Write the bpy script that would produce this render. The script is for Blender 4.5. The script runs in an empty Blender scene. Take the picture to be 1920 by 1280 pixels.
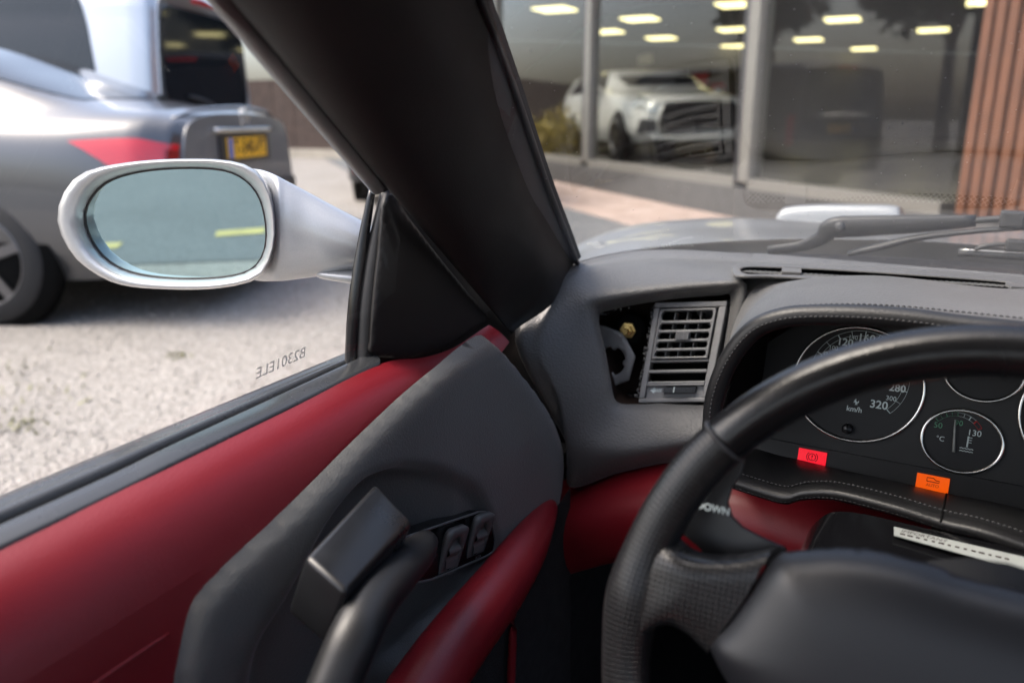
import bpy, bmesh, math, random
import numpy as np
from mathutils import Vector, Matrix
from mathutils.geometry import delaunay_2d_cdt
random.seed(7); rng = np.random.default_rng(7)
scene = bpy.context.scene
COL = scene.collection
R = math.radians

# ---------------------------------------------------------------- camera
CAM = np.array([0.0, 0.0, 1.05]); YAW, PITCH, FPX = 30.0, 15.5, 1500.0
G = 0.07                                   # ground level
cam_d = bpy.data.cameras.new('camera'); cam = bpy.data.objects.new('camera', cam_d); COL.objects.link(cam)
cam.location = CAM; cam.rotation_euler = (R(90 - PITCH), 0, R(YAW))
cam_d.sensor_width = 36.0; cam_d.lens = FPX / 1920 * 36.0
cam_d.clip_start = 0.02; cam_d.clip_end = 3000
cam_d.dof.use_dof = True; cam_d.dof.focus_distance = 0.69; cam_d.dof.aperture_fstop = 4.3
cam_d.dof.aperture_blades = 9
scene.camera = cam

# ---------------------------------------------------------------- sky and sun
SUN_EL, SUN_AZ = 56.0, -125.0              # azimuth clockwise from +Y
world = bpy.data.worlds.new('World'); scene.world = world; world.use_nodes = True
wn = world.node_tree.nodes; wl = world.node_tree.links
bg = wn['Background']; sky = wn.new('ShaderNodeTexSky'); sky.sky_type = 'NISHITA'; sky.sun_disc = False
sky.sun_elevation = R(SUN_EL); sky.sun_rotation = R(SUN_AZ)
sky.air_density = 0.9; sky.dust_density = 6.0; sky.ozone_density = 1.0; sky.altitude = 0
wl.new(sky.outputs[0], bg.inputs[0]); bg.inputs[1].default_value = 0.15
sd = bpy.data.lights.new('sun', 'SUN'); sun = bpy.data.objects.new('sun', sd); COL.objects.link(sun)
sd.energy = 0.46; sd.angle = R(20.0); sd.color = (1.0, 0.955, 0.89)
sv = Vector((math.sin(R(SUN_AZ)) * math.cos(R(SUN_EL)), math.cos(R(SUN_AZ)) * math.cos(R(SUN_EL)), math.sin(R(SUN_EL))))
sun.rotation_euler = sv.to_track_quat('Z', 'Y').to_euler(); sun.location = sv * 50
vs = scene.view_settings; vs.view_transform = 'Standard'; vs.look = 'None'; vs.gamma = 1.0; vs.use_curve_mapping = False
vs.exposure = 1.76
scene.cycles.max_bounces = 10; scene.cycles.transparent_max_bounces = 16
scene.cycles.use_denoising = True

# ---------------------------------------------------------------- measuring helpers: photo ray -> point on a real plane
_y, _p = R(YAW), R(PITCH)
FW = np.array([-math.sin(_y) * math.cos(_p), math.cos(_y) * math.cos(_p), -math.sin(_p)])
RT = np.array([math.cos(_y), math.sin(_y), 0.0]); UPV = np.cross(RT, FW)
def ray(u, v): return FW + RT * (u - 960) / FPX - UPV * (v - 640) / FPX
def P(u, v, x=None, y=None, z=None, w=None):
    D = ray(u, v)
    if w is not None: return CAM + D * w
    a, val = (0, x) if x is not None else (1, y) if y is not None else (2, z)
    return CAM + D * ((val - CAM[a]) / D[a])
def PL(u, v, A, n):
    D = ray(u, v); A = np.asarray(A, float); n = np.asarray(n, float)
    return CAM + D * (((A - CAM) @ n) / (D @ n))
def norm(a): a = np.asarray(a, float); return a / np.linalg.norm(a)
def V3(*a): return np.array(a, float)

# ---------------------------------------------------------------- materials
def mat(name, col, rough=0.5, metal=0.0, spec=0.5, bump=None, var=None, coat=0.0, sheen=0.0, emit=None, aniso=0):
    m = bpy.data.materials.new(name); m.use_nodes = True
    nt = m.node_tree; N = nt.nodes; L = nt.links; b = N['Principled BSDF']
    b.inputs['Base Color'].default_value = (*col, 1); b.inputs['Roughness'].default_value = rough
    b.inputs['Metallic'].default_value = metal; b.inputs['Specular IOR Level'].default_value = spec
    b.inputs['Coat Weight'].default_value = coat; b.inputs['Coat Roughness'].default_value = 0.04
    b.inputs['Sheen Weight'].default_value = sheen
    if emit:
        b.inputs['Emission Color'].default_value = (*emit[:3], 1); b.inputs['Emission Strength'].default_value = emit[3]
    tc = None
    def coord():
        nonlocal tc
        if tc is None: tc = N.new('ShaderNodeTexCoord')
        return tc.outputs['Object']
    if var:                                  # (scale, amount of lightness change, roughness change)
        n = N.new('ShaderNodeTexNoise'); n.inputs['Scale'].default_value = var[0]; n.inputs['Detail'].default_value = 6
        L.new(coord(), n.inputs['Vector'])
        mr = N.new('ShaderNodeMapRange'); mr.inputs[1].default_value = .3; mr.inputs[2].default_value = .7
        mr.inputs[3].default_value = 1 - var[1]; mr.inputs[4].default_value = 1 + var[1]; L.new(n.outputs[0], mr.inputs[0])
        mx = N.new('ShaderNodeVectorMath'); mx.operation = 'SCALE'; mx.inputs[0].default_value = col
        L.new(mr.outputs[0], mx.inputs['Scale']); L.new(mx.outputs[0], b.inputs['Base Color'])
        if len(var) > 2:
            m2 = N.new('ShaderNodeMapRange'); m2.inputs[1].default_value = .3; m2.inputs[2].default_value = .7
            m2.inputs[3].default_value = rough - var[2]; m2.inputs[4].default_value = rough + var[2]
            L.new(n.outputs[0], m2.inputs[0]); L.new(m2.outputs[0], b.inputs['Roughness'])
    if bump:                                 # (kind, scale, strength, distance)
        kind, sc, st, di = bump
        if kind == 'grain':
            t = N.new('ShaderNodeTexVoronoi'); t.feature = 'SMOOTH_F1'; t.inputs['Scale'].default_value = sc; out = t.outputs['Distance']
        elif kind == 'noise':
            t = N.new('ShaderNodeTexNoise'); t.inputs['Scale'].default_value = sc; t.inputs['Detail'].default_value = 5; out = t.outputs[0]
        L.new(coord(), t.inputs['Vector'])
        bp = N.new('ShaderNodeBump'); bp.inputs['Strength'].default_value = st; bp.inputs['Distance'].default_value = di
        L.new(out, bp.inputs['Height']); L.new(bp.outputs[0], b.inputs['Normal'])
    return m
def glass_mat(name, tint=(1, 1, 1), f0=0.04, gain=2.0, rough=0.0, dust=0.0):
    """thin pane: see-through with mirror reflection that grows towards grazing angles"""
    m = bpy.data.materials.new(name); m.use_nodes = True; N = m.node_tree.nodes; L = m.node_tree.links
    N.remove(N['Principled BSDF']); out = N['Material Output']
    lw = N.new('ShaderNodeLayerWeight'); lw.inputs[0].default_value = .5
    pw = N.new('ShaderNodeMath'); pw.operation = 'POWER'; pw.inputs[1].default_value = 5; L.new(lw.outputs['Facing'], pw.inputs[0])
    ma = N.new('ShaderNodeMath'); ma.operation = 'MULTIPLY_ADD'; ma.use_clamp = True
    ma.inputs[1].default_value = (1 - f0) * gain * .95; ma.inputs[2].default_value = f0 * gain; L.new(pw.outputs[0], ma.inputs[0])
    tr = N.new('ShaderNodeBsdfTransparent'); tr.inputs[0].default_value = (*tint, 1)
    gl = N.new('ShaderNodeBsdfGlossy'); gl.inputs['Roughness'].default_value = rough
    mx = N.new('ShaderNodeMixShader'); L.new(ma.outputs[0], mx.inputs[0]); L.new(tr.outputs[0], mx.inputs[1]); L.new(gl.outputs[0], mx.inputs[2])
    last = mx
    if dust:
        df = N.new('ShaderNodeBsdfDiffuse'); df.inputs[0].default_value = (.6, .6, .6, 1)
        tc = N.new('ShaderNodeTexCoord'); n1 = N.new('ShaderNodeTexNoise'); n1.inputs['Scale'].default_value = 5; n1.inputs['Detail'].default_value = 8
        L.new(tc.outputs['Object'], n1.inputs['Vector'])
        vo = N.new('ShaderNodeTexVoronoi'); vo.inputs['Scale'].default_value = 95; L.new(tc.outputs['Object'], vo.inputs['Vector'])
        lt = N.new('ShaderNodeMath'); lt.operation = 'LESS_THAN'; lt.inputs[1].default_value = .06; L.new(vo.outputs['Distance'], lt.inputs[0])
        m3 = N.new('ShaderNodeMath'); m3.operation = 'MULTIPLY'; m3.inputs[1].default_value = dust; L.new(n1.outputs[0], m3.inputs[0])
        m4 = N.new('ShaderNodeMath'); m4.operation = 'MULTIPLY_ADD'; m4.inputs[1].default_value = dust * 4; L.new(lt.outputs[0], m4.inputs[0]); L.new(m3.outputs[0], m4.inputs[2])
        m2 = N.new('ShaderNodeMixShader'); L.new(m4.outputs[0], m2.inputs[0]); L.new(mx.outputs[0], m2.inputs[1]); L.new(df.outputs[0], m2.inputs[2]); last = m2
    L.new(last.outputs[0], out.inputs[0]); return m

M = {}
M['dash'] = mat('black_dash_leather', (.080, .079, .078), .46, sheen=.22, bump=('grain', 480, .6, .0008), var=(9, .14, .05), spec=.55)
M['leather'] = mat('black_smooth_leather', (.016, .016, .017), .42, bump=('grain', 700, .3, .0005), var=(12, .15, .06))
M['door_black'] = mat('black_grained_vinyl', (.088, .087, .083), .46, sheen=.2, bump=('grain', 700, .6, .0005), var=(10, .12, .05))
M['red'] = mat('red_leather', (.19, .008, .014), .40, bump=('grain', 640, .28, .0004), var=(8, .12, .06), spec=.5)
M['plastic'] = mat('black_plastic', (.012, .0125, .014), .30, var=(30, .12, .06))
M['switch'] = mat('dark_grey_switch_plastic', (.095, .095, .093), .42)
M['matt_plastic'] = mat('matt_black_plastic', (.014, .0145, .016), .42, bump=('grain', 1100, .3, .0004), var=(20, .12, .06))
M['plastic_gloss'] = mat('glossy_black_plastic', (.006, .006, .007), .14, var=(20, .1, .05))
M['grey_plastic'] = mat('grey_vent_plastic', (.19, .19, .192), .45, bump=('noise', 900, .15, .0003), var=(60, .12, .05))
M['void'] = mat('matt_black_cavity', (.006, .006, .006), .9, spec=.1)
M['carpet'] = mat('black_carpet', (.014, .014, .014), .95, bump=('noise', 500, .8, .003), var=(60, .4))
M['headlining'] = mat('dark_headlining', (.02, .02, .021), .8, bump=('noise', 700, .4, .001))
M['pillar'] = mat('black_pillar_vinyl', (.012, .0125, .013), .62, bump=('grain', 900, .25, .0004), var=(10, .15, .06))
M['rubber'] = mat('black_rubber_seal', (.012, .012, .013), .45, var=(40, .2, .08))
M['seal'] = mat('satin_black_window_seal', (.03, .032, .035), .25, var=(20, .1, .05))
def paint(name, col, rough=.28, metal=.75):
    return mat(name, col, rough, metal, coat=.7, var=(900, .05))
M['silver'] = paint('silver_paint', (.42, .43, .44), .34, .4)
M['chrome'] = mat('satin_chrome', (.75, .73, .68), .22, 1.0)
M['mirror'] = mat('blue_tinted_mirror', (.50, .68, .70), .0, 1.0)
M['wheel_leather'] = mat('steering_leather', (.011, .011, .012), .26, bump=('grain', 900, .2, .0004), var=(15, .15, .06))
M['airbag'] = mat('airbag_vinyl', (.013, .014, .017), .38, bump=('grain', 1300, .25, .0003), var=(10, .1, .04))
M['cluster'] = mat('cluster_face', (.018, .018, .017), .5, bump=('noise', 1500, .2, .0002))
M['dial'] = mat('dial_black', (.008, .008, .008), .5)
M['white_print'] = mat('white_print', (.62, .70, .70), .6, emit=(.6, .72, .72, .02))
M['green_print'] = mat('green_print', (.12, .34, .2), .6)
M['red_print'] = mat('red_print', (.6, .03, .03), .6)
M['brass'] = mat('brass', (.55, .40, .16), .3, 1.0)
M['steel'] = mat('galvanised_bracket', (.34, .34, .34), .5, .2, var=(60, .15, .08))
M['lamp_red'] = mat('lit_red_lamp', (.5, .01, .02), .3, emit=(1, .004, .022, .24))
M['lamp_amber'] = mat('lit_amber_lamp', (.5, .08, .0), .3, emit=(1, .10, .001, .20))
M['black_print'] = mat('black_print', (.02, .004, .004), .6)
M['paper'] = mat('white_sticker', (.36, .38, .36), .6, var=(50, .06))
M['wind'] = glass_mat('windscreen_glass', (.93, .955, .945), .04, 2.8, 0, .11)
M['side_glass'] = glass_mat('side_glass', (.95, .965, .96), .04, 1.0, 0, 0)
M['shop_glass'] = glass_mat('showroom_glass', (.82, .83, .80), .05, 1.8)
M['car_glass'] = mat('dark_car_glass', (.012, .016, .02), .05, 0, spec=.6)
M['etch'] = mat('etched_frost', (.8, .8, .78), .8)
M['etch2'] = mat('white_screen_print', (.8, .82, .82), .8)

# ---------------------------------------------------------------- mesh helpers
def obj(name, verts, faces, m, parent=None, smooth=True, label=None):
    me = bpy.data.meshes.new(name); me.from_pydata([tuple(map(float, v)) for v in verts], [], [tuple(int(i) for i in f) for f in faces]); me.validate(); me.update()
    if smooth: me.polygons.foreach_set('use_smooth', [True] * len(me.polygons))
    if m is not None: me.materials.append(M[m] if isinstance(m, str) else m)
    o = bpy.data.objects.new(name, me); COL.objects.link(o)
    if parent is not None: attach(o, parent)
    if label: o['label'] = label
    return o
ROOTM = {}
def attach(o, parent):
    o.parent = parent
    r = parent
    while r.parent: r = r.parent
    if parent is r and r.name in ROOTM and ROOTM[r.name] == 'world':
        o.matrix_parent_inverse = Matrix.Translation(-Vector(r.location))
def thing(name, label, cat, loc=(0, 0, 0), rz=0, group=None, mode='local'):
    o = bpy.data.objects.new(name, None); COL.objects.link(o); o.location = loc; o.rotation_euler = (0, 0, rz)
    o.empty_display_size = .2; tag(o, label, cat, group); ROOTM[o.name] = mode
    return o
def tag(o, label=None, cat=None, group=None, kind=None):
    for k, v in (('label', label), ('category', cat), ('group', group), ('kind', kind)):
        if v: o[k] = v
    return o
def crseg(pts, k, closed=False):
    """Catmull-Rom with k samples for every control interval"""
    p = np.asarray(pts, float); n = len(p); out = []
    seg = n if closed else n - 1
    for i in range(seg):
        p1, p2 = p[i % n], p[(i + 1) % n]
        p0 = p[(i - 1) % n] if closed or i > 0 else 2 * p1 - p2
        p3 = p[(i + 2) % n] if closed or i + 2 < n else 2 * p2 - p1
        for j in range(k):
            t = j / k
            out.append(.5 * ((2 * p1) + (-p0 + p2) * t + (2 * p0 - 5 * p1 + 4 * p2 - p3) * t * t + (-p0 + 3 * p1 - 3 * p2 + p3) * t ** 3))
    if not closed: out.append(p[-1])
    return np.array(out)
def grid_faces(nr, nc, closed=False):
    f = []
    for i in range(nr - 1):
        for j in range(nc if closed else nc - 1):
            a, b = i * nc + j, i * nc + (j + 1) % nc
            f.append((a, b, b + nc, a + nc))
    return f
def loft(rows, ku=6, kv=6, closed=False):
    rr = np.array([crseg(r, ku, closed) for r in rows])
    nc = rr.shape[1]
    cols = np.array([crseg(rr[:, j], kv) for j in range(nc)]).transpose(1, 0, 2)
    return cols.reshape(-1, 3), grid_faces(cols.shape[0], nc, closed)
def solid(o, t, off=-1):
    md = o.modifiers.new('thickness', 'SOLIDIFY'); md.thickness = t; md.offset = off; return o
def frames(path):
    p = np.asarray(path, float); n = len(p)
    T = np.gradient(p, axis=0); T /= np.linalg.norm(T, axis=1)[:, None] + 1e-12
    return p, T
def tube(path, r, sides=12, k=6, ref=(0, 0, 1), flat=1.0, caps=True, closed=False, round_ends=False):
    """tapering tube along a smooth path; r scalar or a radius per control point; flat squashes the section along ref"""
    path = np.asarray(path, float)
    rad = np.full(len(path), r, float) if np.isscalar(r) else np.asarray(r, float)
    if k > 1:
        q = crseg(np.c_[path, rad], k, closed); path, rad = q[:, :3], np.maximum(q[:, 3], 1e-5)
    p, T = frames(path)
    if closed:
        T = np.roll(p, -1, 0) - np.roll(p, 1, 0); T /= np.linalg.norm(T, axis=1)[:, None]
    vs_ = []; ref = norm(ref)
    for i in range(len(p)):
        a = np.cross(T[i], ref); a = a / (np.linalg.norm(a) + 1e-9); b = np.cross(a, T[i])
        for j in range(sides):
            t = 2 * math.pi * j / sides
            vs_.append(p[i] + rad[i] * (math.cos(t) * a + flat * math.sin(t) * b))
    f = grid_faces(len(p) + (0), sides, True)
    if closed:
        n = len(p)
        for j in range(sides): f.append(((n - 1) * sides + j, (n - 1) * sides + (j + 1) % sides, (j + 1) % sides, j))
    elif caps:
        f.append(tuple(range(sides - 1, -1, -1))); f.append(tuple((len(p) - 1) * sides + j for j in range(sides)))
    return np.array(vs_), f
def join(*parts):
    vs_, fs = [], []; n = 0
    for v, f in parts:
        vs_.append(np.asarray(v, float).reshape(-1, 3)); fs += [tuple(i + n for i in q) for q in f]; n += len(v)
    return np.concatenate(vs_), fs
BOXF = [(0, 3, 2, 1), (4, 5, 6, 7), (0, 1, 5, 4), (1, 2, 6, 5), (2, 3, 7, 6), (3, 0, 4, 7)]
def box(c, s, ax=None):
    c = np.asarray(c, float); h = np.asarray(s, float) / 2
    A = np.eye(3) if ax is None else np.array([norm(a) for a in ax])
    v = [c + A[0] * h[0] * sx + A[1] * h[1] * sy + A[2] * h[2] * sz for sz in (-1, 1) for sx, sy in ((-1, -1), (1, -1), (1, 1), (-1, 1))]
    return np.array(v), BOXF
def bevel(o, w, seg=2, ang=35):
    md = o.modifiers.new('bevel', 'BEVEL'); md.width = w; md.segments = seg; md.limit_method = 'ANGLE'; md.angle_limit = R(ang)
    md.harden_normals = False; return o
def in_poly(p, poly):
    x, y = p; c = False; n = len(poly)
    for i in range(n):
        x1, y1 = poly[i]; x2, y2 = poly[i - 1]
        if (y1 > y) != (y2 > y) and x < (x2 - x1) * (y - y1) / (y2 - y1) + x1: c = not c
    return c
def in_polys(pts, poly):
    pts = np.asarray(pts, float); poly = np.asarray(poly, float); c = np.zeros(len(pts), bool); x, y = pts[:, 0], pts[:, 1]
    for i in range(len(poly)):
        x1, y1 = poly[i]; x2, y2 = poly[i - 1]
        if y1 == y2: continue
        c ^= ((y1 > y) != (y2 > y)) & (x < (x2 - x1) * (y - y1) / (y2 - y1) + x1)
    return c
def polydist(pts, poly):
    """distance of many points to the outline of a polygon"""
    pts = np.asarray(pts, float); poly = np.asarray(poly, float); best = np.full(len(pts), 1e9)
    for i in range(len(poly)):
        a, b = poly[i - 1], poly[i]; d = b - a; l = d @ d + 1e-15
        t = np.clip(((pts - a) @ d) / l, 0, 1)
        best = np.minimum(best, np.linalg.norm(pts - (a + t[:, None] * d), axis=1))
    return best
def sheet(poly, to3d, sp, holes=(), fine=None):
    """dense triangulation of a flat outline, lifted to 3D by to3d(array of 2D points)"""
    def dens(q):
        q = np.asarray(q, float); out = []
        for i in range(len(q)):
            a, b = q[i], q[(i + 1) % len(q)]; k = max(1, int(np.linalg.norm(b - a) / sp))
            out += [a + (b - a) * j / k for j in range(k)]
        return np.array(out)
    outer = dens(poly); hs = [dens(h) for h in holes]
    mn, mx = outer.min(0), outer.max(0)
    gx, gy = np.meshgrid(np.arange(mn[0], mx[0], sp), np.arange(mn[1], mx[1], sp * .866))
    gx = gx + (np.arange(gx.shape[0]) % 2)[:, None] * sp * .5
    pts = np.c_[gx.ravel(), gy.ravel()]
    k_ = in_polys(pts, outer)
    for h in hs: k_ &= ~in_polys(pts, h)
    pts = pts[k_]
    if len(pts):
        d = polydist(pts, outer)
        for h in hs: d = np.minimum(d, polydist(pts, h))
        pts = pts[d > sp * .45]
    loops = [outer] + hs; allp = np.concatenate(loops + [pts]); edges = []; n = 0
    for l in loops:
        edges += [(n + i, n + (i + 1) % len(l)) for i in range(len(l))]; n += len(l)
    v2, e2, f2, *_ = delaunay_2d_cdt([Vector(p) for p in allp], edges, [], 0, 1e-9)
    v2 = np.array([tuple(v) for v in v2]); f2 = [tuple(f) for f in f2]
    cc = v2[np.array(f2)].mean(1); k_ = in_polys(cc, outer)
    for h in hs: k_ &= ~in_polys(cc, h)
    keep = [f for f, q in zip(f2, k_) if q]
    return np.asarray(to3d(v2), float), keep
def prism(outline, A, ex, ey, n, t0, t1):
    """flat outline (2D) extruded from height t0 to t1 along n"""
    o2 = np.asarray(outline, float); A, ex, ey, n = (np.asarray(q, float) for q in (A, ex, ey, n))
    lo = [A + p[0] * ex + p[1] * ey + n * t0 for p in o2]; hi = [A + p[0] * ex + p[1] * ey + n * t1 for p in o2]
    k = len(o2); f = [tuple(range(k - 1, -1, -1)), tuple(range(k, 2 * k))] + [(i, (i + 1) % k, k + (i + 1) % k, k + i) for i in range(k)]
    return np.array(lo + hi), f
def rrect(w, h, r, k=4, c=(0, 0)):
    out = []
    for sx, sy, a0 in ((1, 1, 0), (-1, 1, 90), (-1, -1, 180), (1, -1, 270)):
        for i in range(k + 1):
            a = R(a0 + 90 * i / k); out.append((c[0] + sx * (w / 2 - r) + r * math.cos(a), c[1] + sy * (h / 2 - r) + r * math.sin(a)))
    return out
def ellipse(a, b, k=32, c=(0, 0)): return [(c[0] + a * math.cos(2 * math.pi * i / k), c[1] + b * math.sin(2 * math.pi * i / k)) for i in range(k)]
def text(name, body, A, ex, ey, size, m, parent, ext=0.0, align='CENTER', shear=0.0, bold=0.0):
    """flat lettering in the plane (A, ex, ey)"""
    cu = bpy.data.curves.new(name, 'FONT'); cu.body = body; cu.size = size; cu.align_x = align; cu.align_y = 'CENTER'; cu.extrude = ext
    cu.shear = shear; cu.offset = bold * size; cu.resolution_u = 3
    tmp = bpy.data.objects.new(name, cu); COL.objects.link(tmp)
    dg = bpy.context.evaluated_depsgraph_get(); me = bpy.data.meshes.new_from_object(tmp.evaluated_get(dg))
    bpy.data.objects.remove(tmp); bpy.data.curves.remove(cu)
    ex, ey = np.asarray(ex, float), np.asarray(ey, float); n = np.cross(ex, ey)
    co = np.zeros(len(me.vertices) * 3); me.vertices.foreach_get('co', co); co = co.reshape(-1, 3)
    co = np.asarray(A, float) + co[:, :1] * ex + co[:, 1:2] * ey + co[:, 2:] * n
    me.vertices.foreach_set('co', co.ravel()); me.materials.clear(); me.materials.append(M[m] if isinstance(m, str) else m); me.update()
    o = bpy.data.objects.new(name, me); COL.objects.link(o); attach(o, parent); return o

# ================================================================ the silver sports car we sit in
car = thing('sports_car', 'silver sports car with red and black leather cabin, seen from the driver seat', 'sports car', (.40, -.1, G), mode='world')
CX = .40                                                     # centre line of the car
X1, Y1, Z1 = V3(1, 0, 0), V3(0, 1, 0), V3(0, 0, 1)

# ---- windscreen
wb = [V3(-.425, .835, .878), V3(-.30, .965, .878), V3(-.10, 1.05, .878), V3(.15, 1.085, .878), V3(.40, 1.09, .878)]
wt = [V3(-.275, .30, 1.205), V3(-.20, .325, 1.215), V3(-.03, .35, 1.225), V3(.18, .365, 1.232), V3(.40, .37, 1.235)]
mirx = lambda l: l + [V3(2 * CX - p[0], p[1], p[2]) for p in l[-2::-1]]
wb = [wb[0], wb[1] - V3(0, .01, 0)] + [p - V3(0, .03, 0) for p in wb[2:]]
wb, wt = mirx(wb), mirx(wt)
wm = [(a + b) / 2 + V3(0, .006, .008) for a, b in zip(wb, wt)]
wlow = [p + V3(0, .03, -.018) for p in wb]
screen = obj('windscreen', *loft([wlow, wb, wm, wt], 5, 6), 'wind', car)
def on_screen(u, v):
    A, B, C_ = wb[1], wb[2], wm[1]
    return PL(u, v, A, norm(np.cross(B - A, C_ - A)))
# ---- dashboard shell: rings that grow from the vent opening outwards
def ring(l): return [q if isinstance(q, np.ndarray) else P(q[0], q[1], y=q[2]) for q in l]
E_ = ring([(1122, 592, .80), (1150, 578, .81), (1205, 567, .825), (1260, 559, .835), (1315, 554, .845), (1350, 552, .848), (1371, 553, .85),
           (1367, 600, .84), (1357, 660, .83), (1347, 720, .815), (1336, 757, .805), (1290, 760, .80), (1240, 758, .795), (1190, 759, .785), (1154, 753, .775), (1143, 710, .78), (1132, 650, .79)])
cE = np.mean(E_, axis=0)
I_ = [p + norm(p - CAM) * .045 + (p - cE) * .03 for p in E_]
E2 = [p + norm(p - CAM) * .010 + (p - cE) * .004 for p in E_]
K_ = ring([(1100, 572, .785), (1138, 553, .80), (1198, 542, .815), (1260, 534, .827), (1322, 529, .837), (1375, 527, .842), (1400, 535, .846),
           (1388, 598, .838), (1378, 660, .828), (1367, 722, .812), (1356, 778, .79), (1295, 781, .785), (1240, 780, .78), (1184, 782, .77), (1134, 776, .758), (1120, 715, .765), (1108, 642, .775)])
M_ = ring([(1058, 548, .785), (1108, 512, .83), (1180, 499, .87), (1262, 496, .89), (1345, 503, .90), (1420, 513, .90), (1450, 526, .89),
           (1440, 572, .862), (1418, 655, .838), (1400, 735, .814), (1400, 815, .775), (1300, 825, .765), (1235, 832, .757), (1160, 842, .745), (1083, 832, .738), (1052, 742, .735), (1030, 640, .745)])
N_ = ring([(1040, 540, .79), (1082, 505, .835), (1170, 482, .93), (1262, 476, .97), (1380, 483, 1.0), (1520, 493, 1.01), V3(.30, .96, .883),
           (1530, 590, .876), (1515, 675, .855), (1470, 765, .82), (1345, 852, .785), (1292, 852, .775), (1245, 855, .765), (1160, 874, .755), (1072, 893, .748), (1056, 780, .742), (1000, 650, .735)])
O_ = ring([(1022, 556, .79), (1072, 502, .84), (1168, 476, .955), (1262, 470, 1.0), (1400, 477, 1.035), (1640, 494, 1.055), V3(1.15, 1.0, .884),
           V3(1.2, .89, .872), V3(.6, .84, .82), V3(.1, .81, .75), (1340, 866, .80), (1292, 866, .79), (1245, 868, .785), (1160, 886, .775), (1070, 912, .765), (1064, 835, .758), (966, 640, .735)])
O2 = [p + d for p, d in zip(O_, [V3(-.02, .03, -.01)] + [V3(0, .03, -.03)] * 6 + [V3(0, .03, -.02)] * 3 + [V3(0, .06, .0)] * 5 + [V3(-.02, .06, 0)] * 2)]
dash = obj('dashboard', *loft([I_, E2, E_, K_, M_, N_, O_, O2], 6, 5, True), 'dash', car)
dash.data.update()
# cavity behind the vent opening
cb = [p + V3(0, .06, 0) for p in I_]
v, f = loft([I_, cb], 6, 2, True); n0 = len(v); cpt = np.mean(cb, axis=0) + V3(0, .01, 0)
nring = len(I_) * 6; v = np.r_[v, [cpt]]; f = f + [((len(v) - 1 - nring + j), (len(v) - 1 - nring + (j + 1) % nring), len(v) - 1) for j in range(nring)]
M['cavity'] = mat('brown_primer', (.035, .02, .014), .7, var=(40, .5))
obj('vent_cavity', v, f, 'cavity', dash)
# ripped leather crumbs at the upper left of the opening
vv = []
for q in range(10):
    s = random.random(); c = P(1124 + 60 * s + random.uniform(-3, 3), 590 - 17 * s + random.uniform(-1, 5), y=.80); r = random.uniform(.0006, .0016)
    vv.append(box(c, (r * 2, r, r * 1.4)))
tag(obj('torn_leather_edge', *join(*vv), 'leather', dash), kind='stuff')

# ---- metal bracket and brass nut seen in the opening
bz = .835
bo = [(1121, 608), (1137, 612), (1170, 625), (1192, 668), (1180, 712), (1144, 727), (1124, 730), (1100, 700), (1100, 620)]
def circ_notch(cu, cv, r1, r2, k=48):
    out = []
    for i in range(k):
        a = 2 * math.pi * i / k; ph = (i % (k // 4)) / (k // 4)
        r = r2 if ph < .22 else r1
        out.append((cu + r * math.cos(a), cv + r * 1.12 * math.sin(a)))
    return out
sc = lambda a: np.array([P(u, v_, y=bz) for u, v_ in a])
br = obj('mounting_bracket', *sheet(bo, sc, 7, [circ_notch(1150, 676, 24, 19)]), 'steel', dash); solid(br, .002)
nut = P(1173, 622, y=bz - .004)
def lathe(prof, c, axis, k=20, ref=(0, 0, 1), caps=True):
    ax = norm(axis); a = norm(np.cross(ax, ref)); b = np.cross(ax, a); vs_ = []
    for h, r in prof:
        for j in range(k): t = 2 * math.pi * j / k; vs_.append(np.asarray(c, float) + ax * h + r * (math.cos(t) * a + math.sin(t) * b))
    f = grid_faces(len(prof), k, True)
    if not caps: return np.array(vs_), f
    f.append(tuple(range(k - 1, -1, -1))); f.append(tuple((len(prof) - 1) * k + j for j in range(k)))
    return np.array(vs_), f
nb = obj('brass_nut', *lathe([(0, .0095), (.005, .0095), (.0052, .0062), (.010, .0062), (.0102, .0035), (.016, .003)], nut + V3(0, .01, 0), V3(.1, -1, .1), 6), 'brass', dash, smooth=False)
obj('rubber_grommet', *lathe([(0, .018), (.004, .018), (.006, .013)], nut + V3(.0, .016, 0), V3(.1, -1, .1), 24), 'void', dash)
obj('lower_bar', *tube([P(1140, 745, y=.85), P(1200, 744, y=.86), P(1260, 744, y=.87)], .006, 10, 3), 'plastic_gloss', dash)

# ---- side air vent unit (bilinear plate)
vTL, vTR, vBR, vBL = P(1228, 567, y=.835), P(1364, 564, y=.845), P(1328, 753, y=.806), P(1196, 755, y=.796)
vn = norm(np.cross(vTR - vTL, vBL - vTL)); vn = vn if vn[1] < 0 else -vn
def vp(s, t, h=0): return vTL * (1 - s) * (1 - t) + vTR * s * (1 - t) + vBR * s * t + vBL * (1 - s) * t + vn * h
def vbox(s0, s1, t0, t1, h0, h1):
    v = [vp(s, t, h) for h in (h0, h1) for s, t in ((s0, t1), (s1, t1), (s1, t0), (s0, t0))]
    return np.array(v), BOXF
vent = obj('air_vent', *join(vbox(0, 1, 0, .055, -.012, .0), vbox(0, .085, .055, .955, -.012, .0), vbox(.90, 1, .055, .955, -.012, 0), vbox(0, 1, .955, 1, -.012, 0),
                             vbox(.085, .90, .575, .60, -.012, -.0004), vbox(.085, .90, .79, .815, -.012, -.0004)), 'grey_plastic', car, smooth=False)
bevel(vent, .0012, 2)
obj('vent_back', *vbox(.02, .98, .02, .98, -.040, -.036), 'void', vent, smooth=False)
for a, b in ((.02, .0), (1, .98)): obj('vent_side', *vbox(min(a, b), max(a, b), .0, 1, -.040, -.012), 'grey_plastic', vent, smooth=False)
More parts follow.
